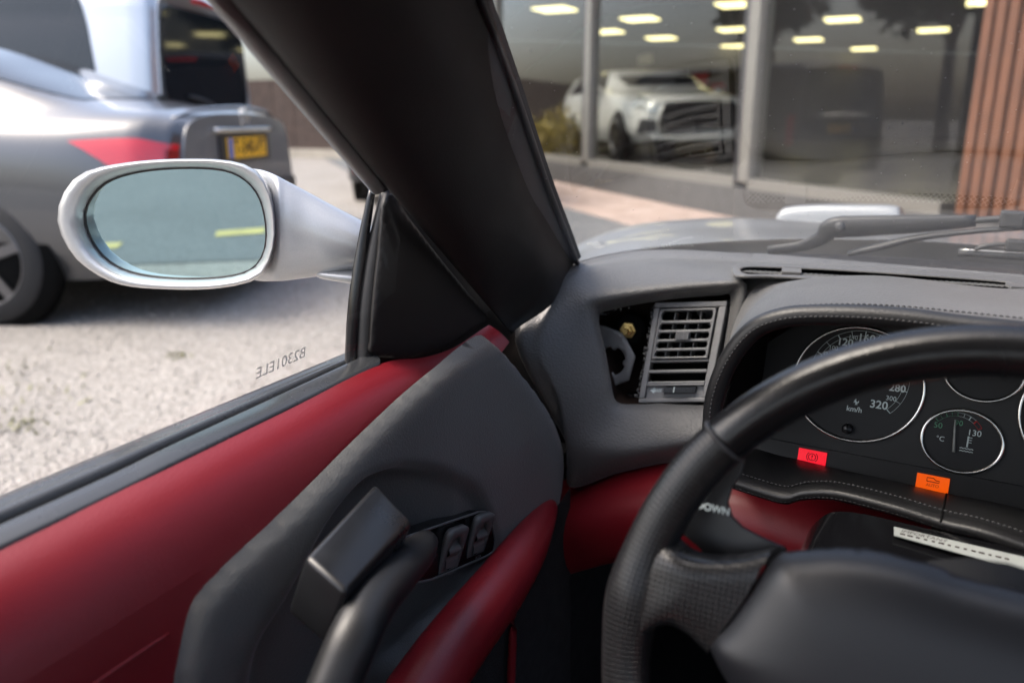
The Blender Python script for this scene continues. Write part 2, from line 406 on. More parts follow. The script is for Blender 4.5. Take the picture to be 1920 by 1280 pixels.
sl = [(.075, .112), (.190, .216), (.292, .312), (.384, .402), (.472, .492), (.556, .574)]
# louvre module: rim, horizontal blades with rounded slot ends, vertical vanes behind
rim = obj('louvre_frame', *join(vbox(.095, .875, .07, .088, -.008, .0018), vbox(.095, .125, .088, .548, -.008, .0018), vbox(.845, .875, .088, .548, -.008, .0018), vbox(.095, .875, .548, .566, -.008, .0018)), 'grey_plastic', vent, smooth=False); bevel(rim, .0008)
for t0, t1 in ((.186, .212), (.280, .304), (.372, .396), (.462, .486)):
    o = obj('louvre', *join(vbox(.127, .843, t0, t1, -.009, .0012)), 'grey_plastic', vent, smooth=False); bevel(o, .0007)
for t0, t1 in ((.088, .186), (.212, .280), (.304, .372), (.396, .462), (.486, .548)):        # rounded slot corners
    for s, sg in ((.125, 1), (.845, -1)):
        for tt, st in ((t0, 1), (t1, -1)):
            hh = (t1 - t0) * .45
            o = obj('slot_corner', *join((np.array([vp(s, tt, h) for h in (-.008, .001)] + [vp(s + sg * .035, tt, h) for h in (-.008, .001)] + [vp(s, tt + st * hh, h) for h in (-.008, .001)] + [vp(s + sg * .009, tt + st * hh * .32, h) for h in (-.008, .001)]),
                [(0, 2, 6), (0, 6, 4), (1, 7, 3), (1, 5, 7), (2, 3, 7, 6), (6, 7, 5, 4)])), 'grey_plastic', vent, smooth=False)
for k_, s in enumerate((.30, .475, .66)):
    o = obj('vane', *join(*[vbox(s - .006 - .010 * q, s + .006 - .010 * q, .09 + .092 * q, .17 + .092 * q, -.026, -.006) for q in range(5)]), 'grey_plastic', vent, smooth=False)
gr = [vbox(.395 + .026 * q, .412 + .026 * q, .300, .384, -.002, .0062) for q in range(7)]
o = obj('louvre_tab', *join(vbox(.395, .575, .304, .380, -.004, .0048), *gr), 'grey_plastic', vent, smooth=False); bevel(o, .0004, 1)
o = obj('lower_louvre', *vbox(.085, .90, .676, .706, -.012, .0003), 'grey_plastic', vent, smooth=False); bevel(o, .0008)
o = obj('lower_trim', *join(vbox(.085, .90, .815, .835, -.01, .0), vbox(.085, .34, .835, .955, -.011, -.0045), vbox(.79, .90, .835, .955, -.011, -.0045), vbox(.34, .79, .905, .955, -.011, -.0045)), 'grey_plastic', vent, smooth=False); bevel(o, .0006)
tw = [vbox(.345 + .0125 * q, .353 + .0125 * q, .852, .906, -.003, .0016 + .004 * math.sin(math.pi * (q + .5) / 36)) for q in range(36)]
o = obj('thumb_wheel', *join(vbox(.345, .788, .850, .906, -.010, .0012), *tw), 'plastic', vent, smooth=False)
obj('thumb_wheel_mark', *vbox(.50, .512, .850, .906, .004, .0066), 'white_print', vent, smooth=False)
def vtx(pts): return np.array([vp(s, t, -.0042) for s, t in pts])
obj('arrow_mark', vtx([(.135, .875), (.20, .845), (.20, .862), (.222, .860), (.222, .893), (.20, .890), (.20, .908)]), [(0, 1, 2, 5, 6), (2, 3, 4, 5)], 'white_print', vent, smooth=False)
for q in range(3): obj('arrow_bar', vtx([(.232 + q * .025, .859), (.246 + q * .025, .858), (.246 + q * .025, .893), (.232 + q * .025, .893)]), [(0, 1, 2, 3)], 'white_print', vent, smooth=False)
# crumbling foam and torn stitching along the free edge
vv = []
for q in range(120):
    t = random.uniform(.03, .97); s = -.012 + random.gauss(0, .016); r = random.uniform(.0005, .0017)
    vv.append(box(vp(s, t, random.uniform(-.008, .001)), (r * 2, r * 1.5, r), ax=[norm(rng.normal(size=3)) for _ in range(3)]))
M['foam'] = mat('crumbling_foam', (.12, .12, .12), .95, var=(300, .5))
tag(obj('crumbling_foam_edge', *join(*vv), 'foam', vent), kind='stuff')

# ---- defroster slot in the dash top
def dt(u, v, h=0): return P(u, v, z=.8865 + h)
slot_in = [(1388, 507), (1400, 502), (1440, 502), (1540, 506), (1700, 516), (1895, 531), (1890, 541), (1700, 530), (1540, 518), (1440, 514), (1402, 514)]
slot_out = [(1372, 507), (1384, 495), (1440, 493), (1540, 496), (1700, 506), (1960, 527), (1960, 552), (1700, 540), (1540, 528), (1440, 522), (1386, 521)]
slv = np.array([dt(*q, .0055) for q in slot_in]); sov = np.array([dt(*q, .0045) for q in slot_out]); sod = np.array([dt(*q, -.016) for q in slot_out]); sid = np.array([dt(*q, -.004) for q in slot_in])
fr = obj('defroster_vent', *loft([sod, sov, (sov + slv) / 2 + V3(0, 0, .0015), slv, sid], 4, 2, True), 'dash', car)
obj('slot_shade_sheet', np.array([dt(*q, .0008) for q in slot_in]), [tuple(range(len(slot_in)))], 'void', fr, smooth=False)  # black sheet on the uncut dash; the recess shade is painted by its colour
M['mesh'] = mat('grey_wire_mesh', (.16, .16, .155), .5, .3)
wires = []
a0, a1 = dt(1392, 508, .003), dt(1893, 536, .003); L_ = np.linalg.norm(a1 - a0); dx = (a1 - a0) / L_; dyv = norm(np.cross(Z1, dx))
nw = int(L_ / .0052)
for q in range(nw):
    c = a0 + dx * (q + .5) * L_ / nw
    for sg in (-1, 1):
        wv, wf = tube([c - dx * sg * .0062 - dyv * .0075, c + dx * sg * .0062 + dyv * .0075], .00045, 4, 1); wires.append((wv, wf))
tag(obj('wire_mesh', *join(*wires), 'mesh', fr), kind='stuff')
for u in (1484, 1912):
    c = dt(u, 509 + (u - 1484) * .066, .0062); o = obj('clip', *box(c, (.020, .024, .004), ax=[dx, dyv, Z1]), 'dash', fr, smooth=False); bevel(o, .001)

fil_ = [[P(u, v, y=y) for u, v, y in r] for r in (((1365, 517, .884), (1400, 518, .889), (1450, 520, .894), (1520, 523, .899)), ((1380, 536, .857), (1405, 536, .860), (1450, 535, .865), (1510, 532, .875)), ((1386, 560, .845), (1407, 556, .846), (1437, 550, .846), (1475, 545, .85)), ((1380, 600, .840), (1400, 600, .84), (1430, 600, .84), (1470, 600, .84)))]
obj('dash_fillet', *loft(fil_, 5, 5), 'dash', dash)
# ---- instrument binnacle
BX = .036; BY = .605
hl = [(1322, 800), (1327, 745), (1343, 692), (1370, 643), (1405, 606), (1448, 587), (1500, 579), (1600, 577), (1700, 582), (1800, 592)]
def mirr(l, c=BX): return l + [V3(2 * c - p[0], p[1], p[2]) for p in l[::-1]]
H1 = [P(u, v, y=BY) for u, v in hl]; H1 = mirr(H1)
hb = [(1338, 800, .72), (1348, 735, .735), (1362, 670, .76), (1388, 608, .785), (1425, 560, .805), (1470, 534, .815), (1530, 520, .82), (1625, 518, .825), (1715, 524, .825), (1812, 537, .825)]
H2 = mirr([P(*q[:2], y=q[2]) for q in hb])
H3 = [P(1332, 800, y=.79), P(1346, 740, y=.80), P(1360, 672, y=.822), P(1378, 602, y=.838), P(1405, 549, y=.850), P(1442, 528, y=.872), H2[6] + V3(0, .065, -.018)] + [p + V3(0, .09, -.045) for p in H2[7:14]] + [p + V3(.012, .06, -.02) for p in H2[14:]]
Hm = [(a + b) / 2 + V3(0, 0, .004) for a, b in zip(H1, H2)]
hood = obj('instrument_binnacle', *loft([H1, Hm, H2, H3], 6, 6), 'dash', car)
cH = np.mean(H1, axis=0)
def inset(l, d, dy=0): return [p + norm(V3(BX - p[0], 0, cH[2] - .05 - p[2])) * d + V3(0, dy, 0) for p in l]
roll = inset(H1, .0065, -.004)
obj('stitched_rim', *tube(roll, .0078, 12, 5, ref=(0, 1, 0)), 'leather', hood)
def stitches(path, n, ln, r, m, parent, up=(0, 0, 1), name='stitching'):
    p = crseg(path, 12); d = np.r_[0, np.cumsum(np.linalg.norm(np.diff(p, axis=0), axis=1))]; out = []
    for q in range(n):
        s0 = d[-1] * (q + .2) / n; s1 = s0 + min(ln, d[-1] / n * .7)
        A = np.array([np.interp(s0, d, p[:, k]) for k in range(3)]); B = np.array([np.interp(s1, d, p[:, k]) for k in range(3)])
        out.append(tube([A, (A + B) / 2 + np.asarray(up) * r * .5, B], [r * .5, r, r * .5], 5, 1))
    return tag(obj(name, *join(*out), m, parent), kind='stuff')
M['thread'] = mat('black_thread', (.05, .05, .052), .6)
stitches([p + V3(0, .010, .0006) for p in H1], 150, .0028, .0007, 'thread', hood)
stitches([p + V3(0, -.0078, .0) for p in roll], 150, .0028, .0007, 'thread', hood)
# instrument face
CT = R(15); CA = V3(-.139, .70, .766); cex, cey, cnn = X1, V3(0, math.sin(CT), math.cos(CT)), V3(0, -math.cos(CT), math.sin(CT))
def cp(a, b, h=0): return CA + cex * a + cey * b + cnn * h
def cl(u, v): q = PL(u, v, CA, cnn) - CA; return q @ cex, q @ cey
R1 = inset(H1, .015, .004)
R2 = []
for p in H1:
    a, b = p[0] - CA[0], (p[2] - CA[2]) / math.cos(CT)
    a = max(-.010, min(.360, a * 1.0)); b = min(b - .010, .118); R2.append(cp(a, b, .001))
obj('binnacle_liner', *loft([R1, [(p + q) / 2 for p, q in zip(R1, R2)], R2], 6, 3), 'void', hood)
face = obj('instrument_cluster', *sheet([(-.014, -.016), (.364, -.016), (.364, .088), (.325, .122), (.025, .122), (-.014, .088)], lambda a: np.array([cp(*p) for p in a]), .05), 'cluster', car, smooth=False)
def gauge(c, rx, rz, ringw=.0016):
    ring_ = [cp(c[0] + rx * math.cos(t), c[1] + rz * math.sin(t), .002) for t in np.linspace(0, 2 * math.pi, 64, endpoint=False)]
    o = obj('gauge_ring', *tube(ring_, ringw, 8, 1, ref=cnn, closed=True), 'chrome', face)
    d = obj('gauge_dial', np.array([cp(*q, .0008) for q in ellipse(rx * .985, rz * .985, 64, c)]), [tuple(range(64))], 'dial', face, smooth=False)
    return o
gauge((.0690, .0660), .0520, .0490); gauge((.1529, .0327), .0290, .0252); gauge((.1606, .0935), .029, .0262); gauge((.243, .0660), .0540, .0490)
gauge((.330, .0327), .0290, .0252)
def arc_print(c, rx, rz, a0, a1, n, wid, m, thick=.00035, ticks=True):
    out = []
    for k_ in (0, 1):
        pts = [cp(c[0] + (rx - wid * k_) * math.cos(R(a)), c[1] + (rz - wid * k_) * math.sin(R(a)), .0013) for a in np.linspace(a0, a1, 40)]
        out.append(tube(pts, thick * .55, 4, 1, ref=cnn))
    for k_ in range(n + 1):
        a = R(a0 + (a1 - a0) * k_ / n); th = thick * (1.6 if k_ % 2 == 0 else .8)
        out.append(tube([cp(c[0] + rx * math.cos(a), c[1] + rz * math.sin(a), .0013), cp(c[0] + (rx - wid) * math.cos(a), c[1] + (rz - wid) * math.sin(a), .0013)], th, 4, 1, ref=cnn))
    return obj('dial_scale', *join(*out), m, face)
sc_c = (.0696, .0730)
arc_print(sc_c, .0396, .0392, 222, -44, 16, .0042, 'white_print', .00024)
for body, u, v_, s in (('120', 1585, 642, .0088), ('100', 1563, 652, .0052), ('140', 1600, 633, .0052), ('160', 1625, 635, .0095), ('80', 1553, 667, .0088), ('300', 1671, 747, .0056), ('280', 1683, 728, .0085), ('320', 1648, 759, .0095), ('km/h', 1602, 767, .0062)):
    text('dial_number', body, cp(*cl(u, v_), .0014), cex, cey, s, 'white_print', face, bold=.02 if s > .006 else 0)
hx, hy = cl(1605, 753)
horse = [(-.1, -.5), (.0, -.25), (-.12, -.1), (-.3, -.2), (-.35, -.1), (-.15, .05), (-.35, .15), (-.2, .25), (-.1, .45), (.05, .5), (.0, .3), (.12, .05), (.3, .0), (.42, .3), (.5, .1), (.38, -.15), (.22, -.2), (.3, -.45), (.15, -.5), (.12, -.3), (.02, -.5)]
obj('horse_emblem', np.array([cp(hx + .0052 * a, hy + .0052 * b, .0014) for a, b in horse]), [tuple(range(len(horse)))], 'white_print', face, smooth=False)
hx, hy = cl(1590, 803)
obj('reset_knob', *lathe([(0, .0044), (.007, .0044), (.0078, .0036)], cp(hx, hy), cnn, 20, ref=cex), 'plastic', face)
tg = (.1529, .0327)
TC = (.1483, .0352)
arc_print(TC, .0203, .0203, 142, 92, 4, .0030, 'green_print', .0002); arc_print(TC, .0203, .0203, 92, 50, 3, .0030, 'white_print', .0002); arc_print(TC, .0203, .0203, 50, 31, 1, .0030, 'red_print', .0003)
for body, u, v_, s, m_ in (('50', 1759, 797, .0066, 'green_print'), ('90', 1798, 793, .0060, 'green_print'), ('130', 1827, 812, .0068, 'white_print'), ('°C', 1763, 822, .0056, 'white_print')):
    text('dial_number', body, cp(*cl(u, v_), .0014), cex, cey, s, m_, face)
a_, b_ = cp(*cl(1788, 846), .004), cp(*cl(1791, 786), .004)
obj('gauge_needle', *tube([a_, b_], [.0011, .0006], 6, 2, ref=cnn), 'paper', face)
hx, hy = cl(1814, 831)
wav = [tube([cp(hx - .005 + .0012 * i, hy - .0045 + .0006 * (i % 2) - q * .0022, .0014) for i in range(9)], .00032, 4, 1, ref=cnn) for q in range(2)]
obj('coolant_symbol', *join(tube([cp(hx, hy - .003, .0014), cp(hx, hy + .006, .0014)], .0006, 4, 1, ref=cnn), *[tube([cp(hx, hy + .002 * q + .001, .0014), cp(hx + .0028, hy + .002 * q + .001, .0014)], .0003, 4, 1, ref=cnn) for q in range(3)], *wav), 'white_print', face)
# warning lamp strip
strip = obj('warning_strip', *join((np.array([cp(a, b, h) for h in (.0, .004) for a, b in ((-.002, -.014), (.36, -.014), (.36, .006), (-.002, .006))]), BOXF)), 'dial', face, smooth=False)
def lamp(a0, a1, b0, b1, m, name):
    return obj(name, np.array([cp(a, b, h) for h in (.001, .0052) for a, b in ((a0, b0), (a1, b0), (a1, b1), (a0, b1))]), BOXF, m, face, smooth=False)
rl = lamp(.0305, .0540, -.0088, .0032, 'lamp_red', 'warning_lamp'); rl['label'] = 'lit red handbrake warning lamp'
al = lamp(.1250, .1490, -.0110, .0012, 'lamp_amber', 'warning_lamp'); al['label'] = 'lit amber suspension warning lamp'
def ring_line(c, r, a0, a1, th=.0003): return tube([cp(c[0] + r * math.cos(R(a)), c[1] + r * math.sin(R(a)), .0054) for a in np.linspace(a0, a1, 16)], th, 4, 1, ref=cnn)
c1 = (.0423, -.0028)
obj('brake_symbol', *join(ring_line(c1, .0030, 0, 360), ring_line(c1, .0045, 130, 230), ring_line(c1, .0045, -50, 50), tube([cp(c1[0], c1[1] + .0018, .0054), cp(c1[0], c1[1] - .0004, .0054)], .0004, 4, 1, ref=cnn), tube([cp(c1[0], c1[1] - .0013, .0054), cp(c1[0], c1[1] - .0019, .0054)], .0004, 4, 1, ref=cnn)), 'black_print', face)
c2 = (.1372, -.0030)
obj('damper_symbol', *tube([cp(c2[0] + a, c2[1] + b, .0054) for a, b in ((-.0045, -.001), (-.0045, .002), (.0, .0022), (.002, .0006), (.0045, .0006), (.0045, -.001), (-.0045, -.001))], .00035, 4, 1, ref=cnn), 'black_print', face)
text('lamp_text', 'AUTO', cp(c2[0], c2[1] - .0040, .0054), cex, cey, .0034, 'black_print', face)
# padded shelf below the instruments with stitched front roll
sh_top = [P(u, v, y=.695) for u, v in ((1372, 838), (1420, 842), (1462, 853), (1500, 861), (1570, 878), (1680, 902), (1775, 924), (1925, 954))] + [V3(.22, .695, .748)]
sh_front = [P(u, v, y=y) for u, v, y in ((1372, 897, .635), (1425, 914, .632), (1472, 926, .630), (1508, 918, .630), (1570, 919, .627), (1680, 946, .620), (1765, 972, .615), (1920, 1016, .605))] + [V3(.22, .60, .735)]
sh_low = [p + V3(0, .006, -.012) for p in sh_front]; sh_un = [p + V3(0, .05, -.02) for p in sh_front]
sh_mid = [(a + b) / 2 + V3(0, 0, .004) for a, b in zip(sh_top, sh_front)]
shelf = obj('padded_shelf', *loft([sh_top, sh_mid, sh_front, sh_low, sh_un], 6, 5), 'leather', car)
stitches([p + V3(0, .006, .0042) for p in sh_front], 110, .003, .0008, 'thread', shelf)
stitches([p + V3(0, -.001, -.007) for p in sh_front], 110, .003, .0007, 'thread', shelf)
pipe = [p + V3(0, .001, -.003) for p in sh_front]; obj('piping', *tube(pipe, .0028, 8, 6, ref=(0, 1, 0)), 'leather', shelf)
sm = [sh_top[6] + V3(0, -.003, .0005), sh_mid[6] + V3(0, 0, .0005), sh_front[6] + V3(0, 0, .0005), sh_low[6] + V3(0, -.001, 0)]
obj('seam', *tube(sm, .0009, 6, 6, ref=(1, 0, 0)), 'void', shelf)

# ---- red knee panel under the dash
k0 = [P(1030, 925, y=.80), P(1060, 915, y=.79), P(1120, 893, y=.785), P(1180, 874, y=.785), P(1250, 864, y=.785), P(1330, 868, y=.78), P(1420, 880, y=.78), P(1560, 915, y=.78), P(1750, 970, y=.78)]
k1 = [p + V3(0, -.045, -.016) for p in k0]; k1[0] = k0[0] + V3(0, -.01, -.02)
k2 = [p + V3(0, -.060, -.050) for p in k0]; k2[0] = k0[0] + V3(0, -.015, -.05)
k3 = [p + V3(0, -.040, -.100) for p in k0]; k3[0] = k0[0] + V3(0, -.01, -.10)
k4 = [p + V3(0, .02, -.118) for p in k0]
knee = obj('knee_panel', *loft([[p + V3(0, .05, .005) for p in k0], k0, k1, k2, k3, k4], 6, 5), 'red', car)

# ---- footwell, floor, pedal
fw_ = obj('footwell', *join(box((.0, 1.25, .38), (.9, .02, .56)), box((-.415, .98, .38), (.02, .56, .50)), box((.30, .9, .36), (.02, .7, .5)), box((.0, .6, .15), (.9, 1.5, .02)), box((.0, 1.05, .67), (.9, .42, .02))), 'carpet', car, smooth=False)
pd = P(1108, 1232, y=1.02)
pedal = obj('pedal', *box(pd + V3(.012, .0, -.035), (.06, .012, .075), ax=[X1, V3(0, .9, -.4), V3(0, .4, .9)]), 'rubber', car, smooth=False); bevel(pedal, .004)
obj('pedal_edge', *tube([pd + V3(-.010, -.006, .001), pd + V3(.0, -.008, .004), pd + V3(.010, -.006, -.001)], .0042, 8, 3), 'chrome', pedal)
obj('kick_piping', *tube([P(958, 1060, x=-.345), P(961, 1180, x=-.345), P(957, 1300, x=-.345)], .0045, 8, 4), 'red', car)

# ---- steering wheel
WC = V3(.0357, .3755, .7785); WT = R(18.5); wex, wey, wnn = X1, V3(0, math.sin(WT), math.cos(WT)), V3(0, -math.cos(WT), math.sin(WT)); WR = .1755
def wl_(a, b, h=0): return WC + wex * a + wey * b + wnn * h
def wp(u, v, h=0): q = PL(u, v, WC + wnn * h, wnn) - WC; return np.array([q @ wex, q @ wey])
def rim_arc(a0, a1, n, r, bulge=None):
    path = [wl_(WR * math.cos(R(a)), WR * math.sin(R(a))) for a in np.linspace(a0, a1, n)]
    rad = [r + (bulge(a) if bulge else 0) for a in np.linspace(a0, a1, n)]
    return path, rad
q = wp(1362, 832); a_seam = math.degrees(math.atan2(q[1], q[0]))
a_seam2 = 180 - a_seam
p_, r_ = rim_arc(a_seam2 - .3, a_seam + .3, 40, .0132)
wheel = obj('steering_wheel', *tube(p_, r_, 20, 2, ref=wnn, flat=.92), 'wheel_leather', car)
wheel['label'] = 'smooth black leather upper rim of the steering wheel'
# perforated grips: small dimples in the leather
mp = mat('perforated_leather', (.012, .012, .013), .30)
nt = mp.node_tree; N = nt.nodes; L = nt.links
uvn = N.new('ShaderNodeUVMap'); sx = N.new('ShaderNodeVectorMath'); sx.operation = 'SCALE'; sx.inputs['Scale'].default_value = 1
L.new(uvn.outputs[0], sx.inputs[0]); fr_ = N.new('ShaderNodeVectorMath'); fr_.operation = 'FRACTION'; L.new(sx.outputs[0], fr_.inputs[0])
sb = N.new('ShaderNodeVectorMath'); sb.operation = 'SUBTRACT'; sb.inputs[1].default_value = (.5, .5, 0); L.new(fr_.outputs[0], sb.inputs[0])
ln_ = N.new('ShaderNodeVectorMath'); ln_.operation = 'LENGTH'; L.new(sb.outputs[0], ln_.inputs[0])
mr = N.new('ShaderNodeMapRange'); mr.interpolation_type = 'SMOOTHSTEP'; mr.inputs[1].default_value = .2; mr.inputs[2].default_value = .36; L.new(ln_.outputs['Value'], mr.inputs[0])
bp = N.new('ShaderNodeBump'); bp.inputs['Strength'].default_value = .8; bp.inputs['Distance'].default_value = .0008; L.new(mr.outputs[0], bp.inputs['Height'])
L.new(bp.outputs[0], N['Principled BSDF'].inputs['Normal'])
mixc = N.new('ShaderNodeMix'); mixc.data_type = 'RGBA'; mixc.inputs[6].default_value = (.003, .003, .003, 1); mixc.inputs[7].default_value = (.016, .016, .017, 1); L.new(mr.outputs[0], mixc.inputs[0])
L.new(mixc.outputs[2], N['Principled BSDF'].inputs['Base Color']); M['perf'] = mp
def add_uv(o, nu_, nv_, su, sv_, closed=True):
    """dimple layout for a swept grid of nu_ rings x nv_ sides"""
    me = o.data; uv = me.uv_layers.new(name='UVMap')
    for poly in me.polygons:
        js = [me.loops[i].vertex_index % nv_ for i in poly.loop_indices]; wrap = max(js) - min(js) > nv_ // 2
        for i, j in zip(poly.loop_indices, js):
            k_ = me.loops[i].vertex_index // nv_
            if wrap and j < nv_ // 2: j += nv_
            uv.data[i].uv = (k_ * su, j * sv_)
def grip(a0, a1):
    n = 50
    bul = lambda a:   .0004 + .0024 * math.exp(-((a - 176) / 7) ** 2) + (.0024 * math.exp(-((a - 4) / 7) ** 2))
    p_, r_ = rim_arc(a0, a1, n, .0132, bul)
    o = obj('perforated_grip', *tube(p_, r_, 24, 2, ref=wnn, flat=.92), 'perf', wheel)
    rings = len(o.data.vertices) // 24
    arc = abs(R(a1 - a0)) * WR; add_uv(o, rings, 24, arc / (rings - 1) / .0028, round(2 * math.pi * .016 / .0028) / 24)
    return o
grip(a_seam - .3, 232); grip(-52, a_seam2 + .3)
p_, r_ = rim_arc(232, 308, 20, .0132); obj('lower_rim', *tube(p_, r_, 20, 2, ref=wnn, flat=.92), 'wheel_leather', wheel)
for a in (a_seam, a_seam2):
    c = wl_(WR * math.cos(R(a)), WR * math.sin(R(a))); tdir = -wex * math.sin(R(a)) + wey * math.cos(R(a)); rdir = wex * math.cos(R(a)) + wey * math.sin(R(a))
    rg = [c + .0139 * (math.cos(t) * rdir + .92 * math.sin(t) * wnn) for t in np.linspace(0, 2 * math.pi, 24, endpoint=False)]
    obj('rim_seam', *tube(rg, .0009, 6, 1, ref=tdir, closed=True), 'thread', wheel)
# airbag cover and the two side spokes
al_ = [(1318, 1212), (1352, 1165), (1400, 1100), (1446, 1034), (1500, 1023), (1580, 1019), (1660, 1028), (1740, 1047), (1800, 1067)]
left = [wp(u, v, .006) for u, v in al_]; left = [(p[0], p[1]) for p in left]
low = [(-.062, -.098), (-.090, -.060), (-.102, -.035)]
out2 = low + left; out2 = out2 + [(-p[0], p[1]) for p in out2[::-1]]
out2 = [tuple(q) for q in crseg([(p[0], p[1], 0) for p in out2], 3, True)[:, :2]]
def air3d(a):
    d = polydist(a, out2); h = -.004 + .012 * (1 - np.exp(-d / .002)) + .018 * (1 - np.exp(-d / .013))
    return np.array([wl_(p[0], p[1], hh) for p, hh in zip(a, h)])
ab = obj('airbag_cover', *sheet(out2, air3d, .0032), 'airbag', wheel); sm_ = ab.modifiers.new('soften', 'SMOOTH'); sm_.factor = .5; sm_.iterations = 10; solid(ab, .006, -1)
def spoke(sg):
    top = [wp(1240, 1000), wp(1270, 1022), wp(1300, 1040), wp(1350, 1046), wp(1400, 1042), wp(1450, 1030)]
    mid = [wp(1200, 1090), wp(1245, 1085), wp(1285, 1092), wp(1325, 1100), wp(1365, 1108), wp(1402, 1118)]
    bot = [wp(1185, 1235), wp(1207, 1195), wp(1235, 1172), wp(1265, 1170), wp(1297, 1190), wp(1328, 1222)]
    hs = [.004, .008, .009, .008, .007, .006]
    rows = []
    for r, dh in ((top, -.022), (top, -.004), ([a * .75 + b * .25 for a, b in zip(top, mid)], .0035), (mid, .0045), ([a * .3 + b * .7 for a, b in zip(mid, bot)], .0035), (bot, -.004), (bot, -.022)):
        rows.append([wl_(sg * p[0], p[1], h + dh) for p, h in zip(r, hs)])
    o = obj('spoke', *loft(rows, 6, 5), 'perf', wheel)
    nv_ = 5 * 6 + 1
    me = o.data; uv = me.uv_layers.new(name='UVMap')
    for poly in me.polygons:
        for i in poly.loop_indices:
            c = V3(*me.vertices[me.loops[i].vertex_index].co) - WC; a, b = c @ wex, c @ wey
            uv.data[i].uv = (a / .0029, b / .0029)
    return o
spoke(1); spoke(-1)
hubb = obj('hub_boss', *lathe([(-.02, .075), (-.06, .055), (-.10, .04)], WC, wnn, 28, ref=wex), 'plastic', wheel)
# gear shift paddles behind the wheel
pad_px = [(1396, 860), (1387, 892), (1372, 915), (1364, 942), (1372, 968), (1395, 990), (1430, 1008), (1472, 1026), (1480, 1060), (1340, 1060), (1305, 1022), (1277, 1000), (1285, 975), (1297, 945), (1316, 915), (1345, 880), (1380, 848)]
pad2 = [tuple(wp(u, v, -.030)) for u, v in pad_px]
for sg in (1, -1):
    o2_ = [(sg * a, b) for a, b in pad2]
    o2_ = o2_ if sg > 0 else o2_[::-1]
    o = obj('shift_paddle', *prism(o2_, WC, wex, wey, wnn, -.0335, -.030), 'plastic', wheel, smooth=False); bevel(o, .0007, 2)
q = wp(1337, 953, -.030)
text('paddle_text', 'DOWN', wl_(q[0], q[1], -.0296), wex, wey, .0058, 'white_print', wheel, bold=.03)
# steering column shroud with a printed sticker
cs = []
for y_, dz in ((.43, -.020), (.45, -.010), (.50, -.004), (.56, .0), (.605, .0)):
    z0 = P(1560, 957, y=.60)[2] + dz
    xl = P(1497, 985, y=.56)[0]
    cs.append([V3(xl - .006, y_, z0 - .10), V3(xl - .002, y_, z0 - .04), V3(xl + .008, y_, z0 - .012), V3(xl + .03, y_, z0), V3(xl + .10, y_, z0), V3(xl + .20, y_, z0), V3(xl + .235, y_, z0 - .015), V3(xl + .245, y_, z0 - .10)])
colm = obj('steering_column', *loft(cs, 6, 4), 'plastic_gloss', car)
st = [*(PL(u, v, V3(0, .5, P(1560, 957, y=.60)[2] - .0005), V3(0, -.06, 1)) for u, v in ((1676, 988), (1925, 1046), (1925, 1072), (1676, 1004)))]
st = [V3(p[0], p[1], p[2]) for p in st]
stn = norm(np.cross(st[1] - st[0], st[3] - st[0])); stn = stn if stn[2] > 0 else -stn
o = obj('sticker', np.array(st), [(0, 1, 2, 3)], 'paper', colm, smooth=False); solid(o, .0006)
sx_ = norm(st[1] - st[0]); sy_ = norm(np.cross(stn, sx_)); sw = np.linalg.norm(st[1] - st[0]); shh = np.linalg.norm(st[3] - st[0])
text('sticker_text', 'IMPORTANT', st[0] + sx_ * sw * .24 - sy_ * shh * .32 + stn * .0008, sx_, sy_, .0052, 'black_print', colm, shear=.2)
lines = [box(st[0] + sx_ * sw * (.08 + .06 * q) - sy_ * shh * .68 + stn * .0008, (sw * random.uniform(.02, .045), .0016, .0003), ax=[sx_, sy_, stn]) for q in range(14)]
obj('sticker_print', *join(*lines), 'black_print', colm, smooth=False)

# ---- driver door
tops = [P(0, 1028, x=-.42), P(175, 943, x=-.42), P(350, 858, x=-.42), P(540, 766, x=-.42), P(715, 681, x=-.42), P(790, 671, x=-.42), P(850, 652, x=-.42), P(905, 616, x=-.42), P(922, 606, x=-.42)]
_t = crseg([V3(0, -.9, .80), V3(0, -.35, .812), V3(0, -.05, .822)] + [V3(0, p[1], p[2]) for p in tops], 4)
ty = list(_t[:, 1]); tz = list(_t[:, 2])
def ztop(y): return np.interp(y, ty, tz)
def dx_(y, z):
    d = ztop(y) - z
    return -.42 + .054 * (1 - np.exp(-np.maximum(d, 0) / .038)) + .010 * (1 - np.exp(-np.maximum(d, 0) / .006)) * np.exp(-np.maximum(d, 0) / .05) + .02 * np.minimum(d, 0) * 5
# black insert
ins_px = [(941, 637), (880, 679), (800, 741), (700, 834), (640, 893), (560, 970), (470, 1048), (425, 1090), (394, 1122), (371, 1160), (356, 1205), (343, 1260), (332, 1320), (325, 1420), (330, 1700), (760, 1700), (770, 1420), (800, 1300), (880, 1190), (960, 1090), (1030, 985), (1056, 920), (1066, 850), (1052, 800), (1018, 735), (985, 680), (960, 645)]
xin = -.362
ins = [tuple(P(u, v, x=xin)[1:]) for u, v in ins_px]
ins = [tuple(q) for q in crseg([(a, b, 0) for a, b in ins], 3, True)[:, :2]]
rec_px = [(610, 975), (690, 893), (735, 874), (795, 868), (850, 881), (892, 910), (914, 955), (924, 1015), (905, 1060), (850, 1130), (780, 1230), (740, 1330), (700, 1600), (430, 1600), (422, 1420), (436, 1290), (466, 1195), (525, 1105)]
rec = [tuple(P(u, v, x=xin)[1:]) for u, v in rec_px]
rec = [tuple(q) for q in crseg([(a, b, 0) for a, b in rec], 3, True)[:, :2]]
yf = P(940, 620, x=-.405)[1]
ys = np.linspace(-.9, yf, 150); ds = [0, .0025, .005, .008, .012, .016, .021, .027, .034, .042, .05]
cut = lambda y: np.interp(y, [.50, .60, yf], [1, .55, .30])
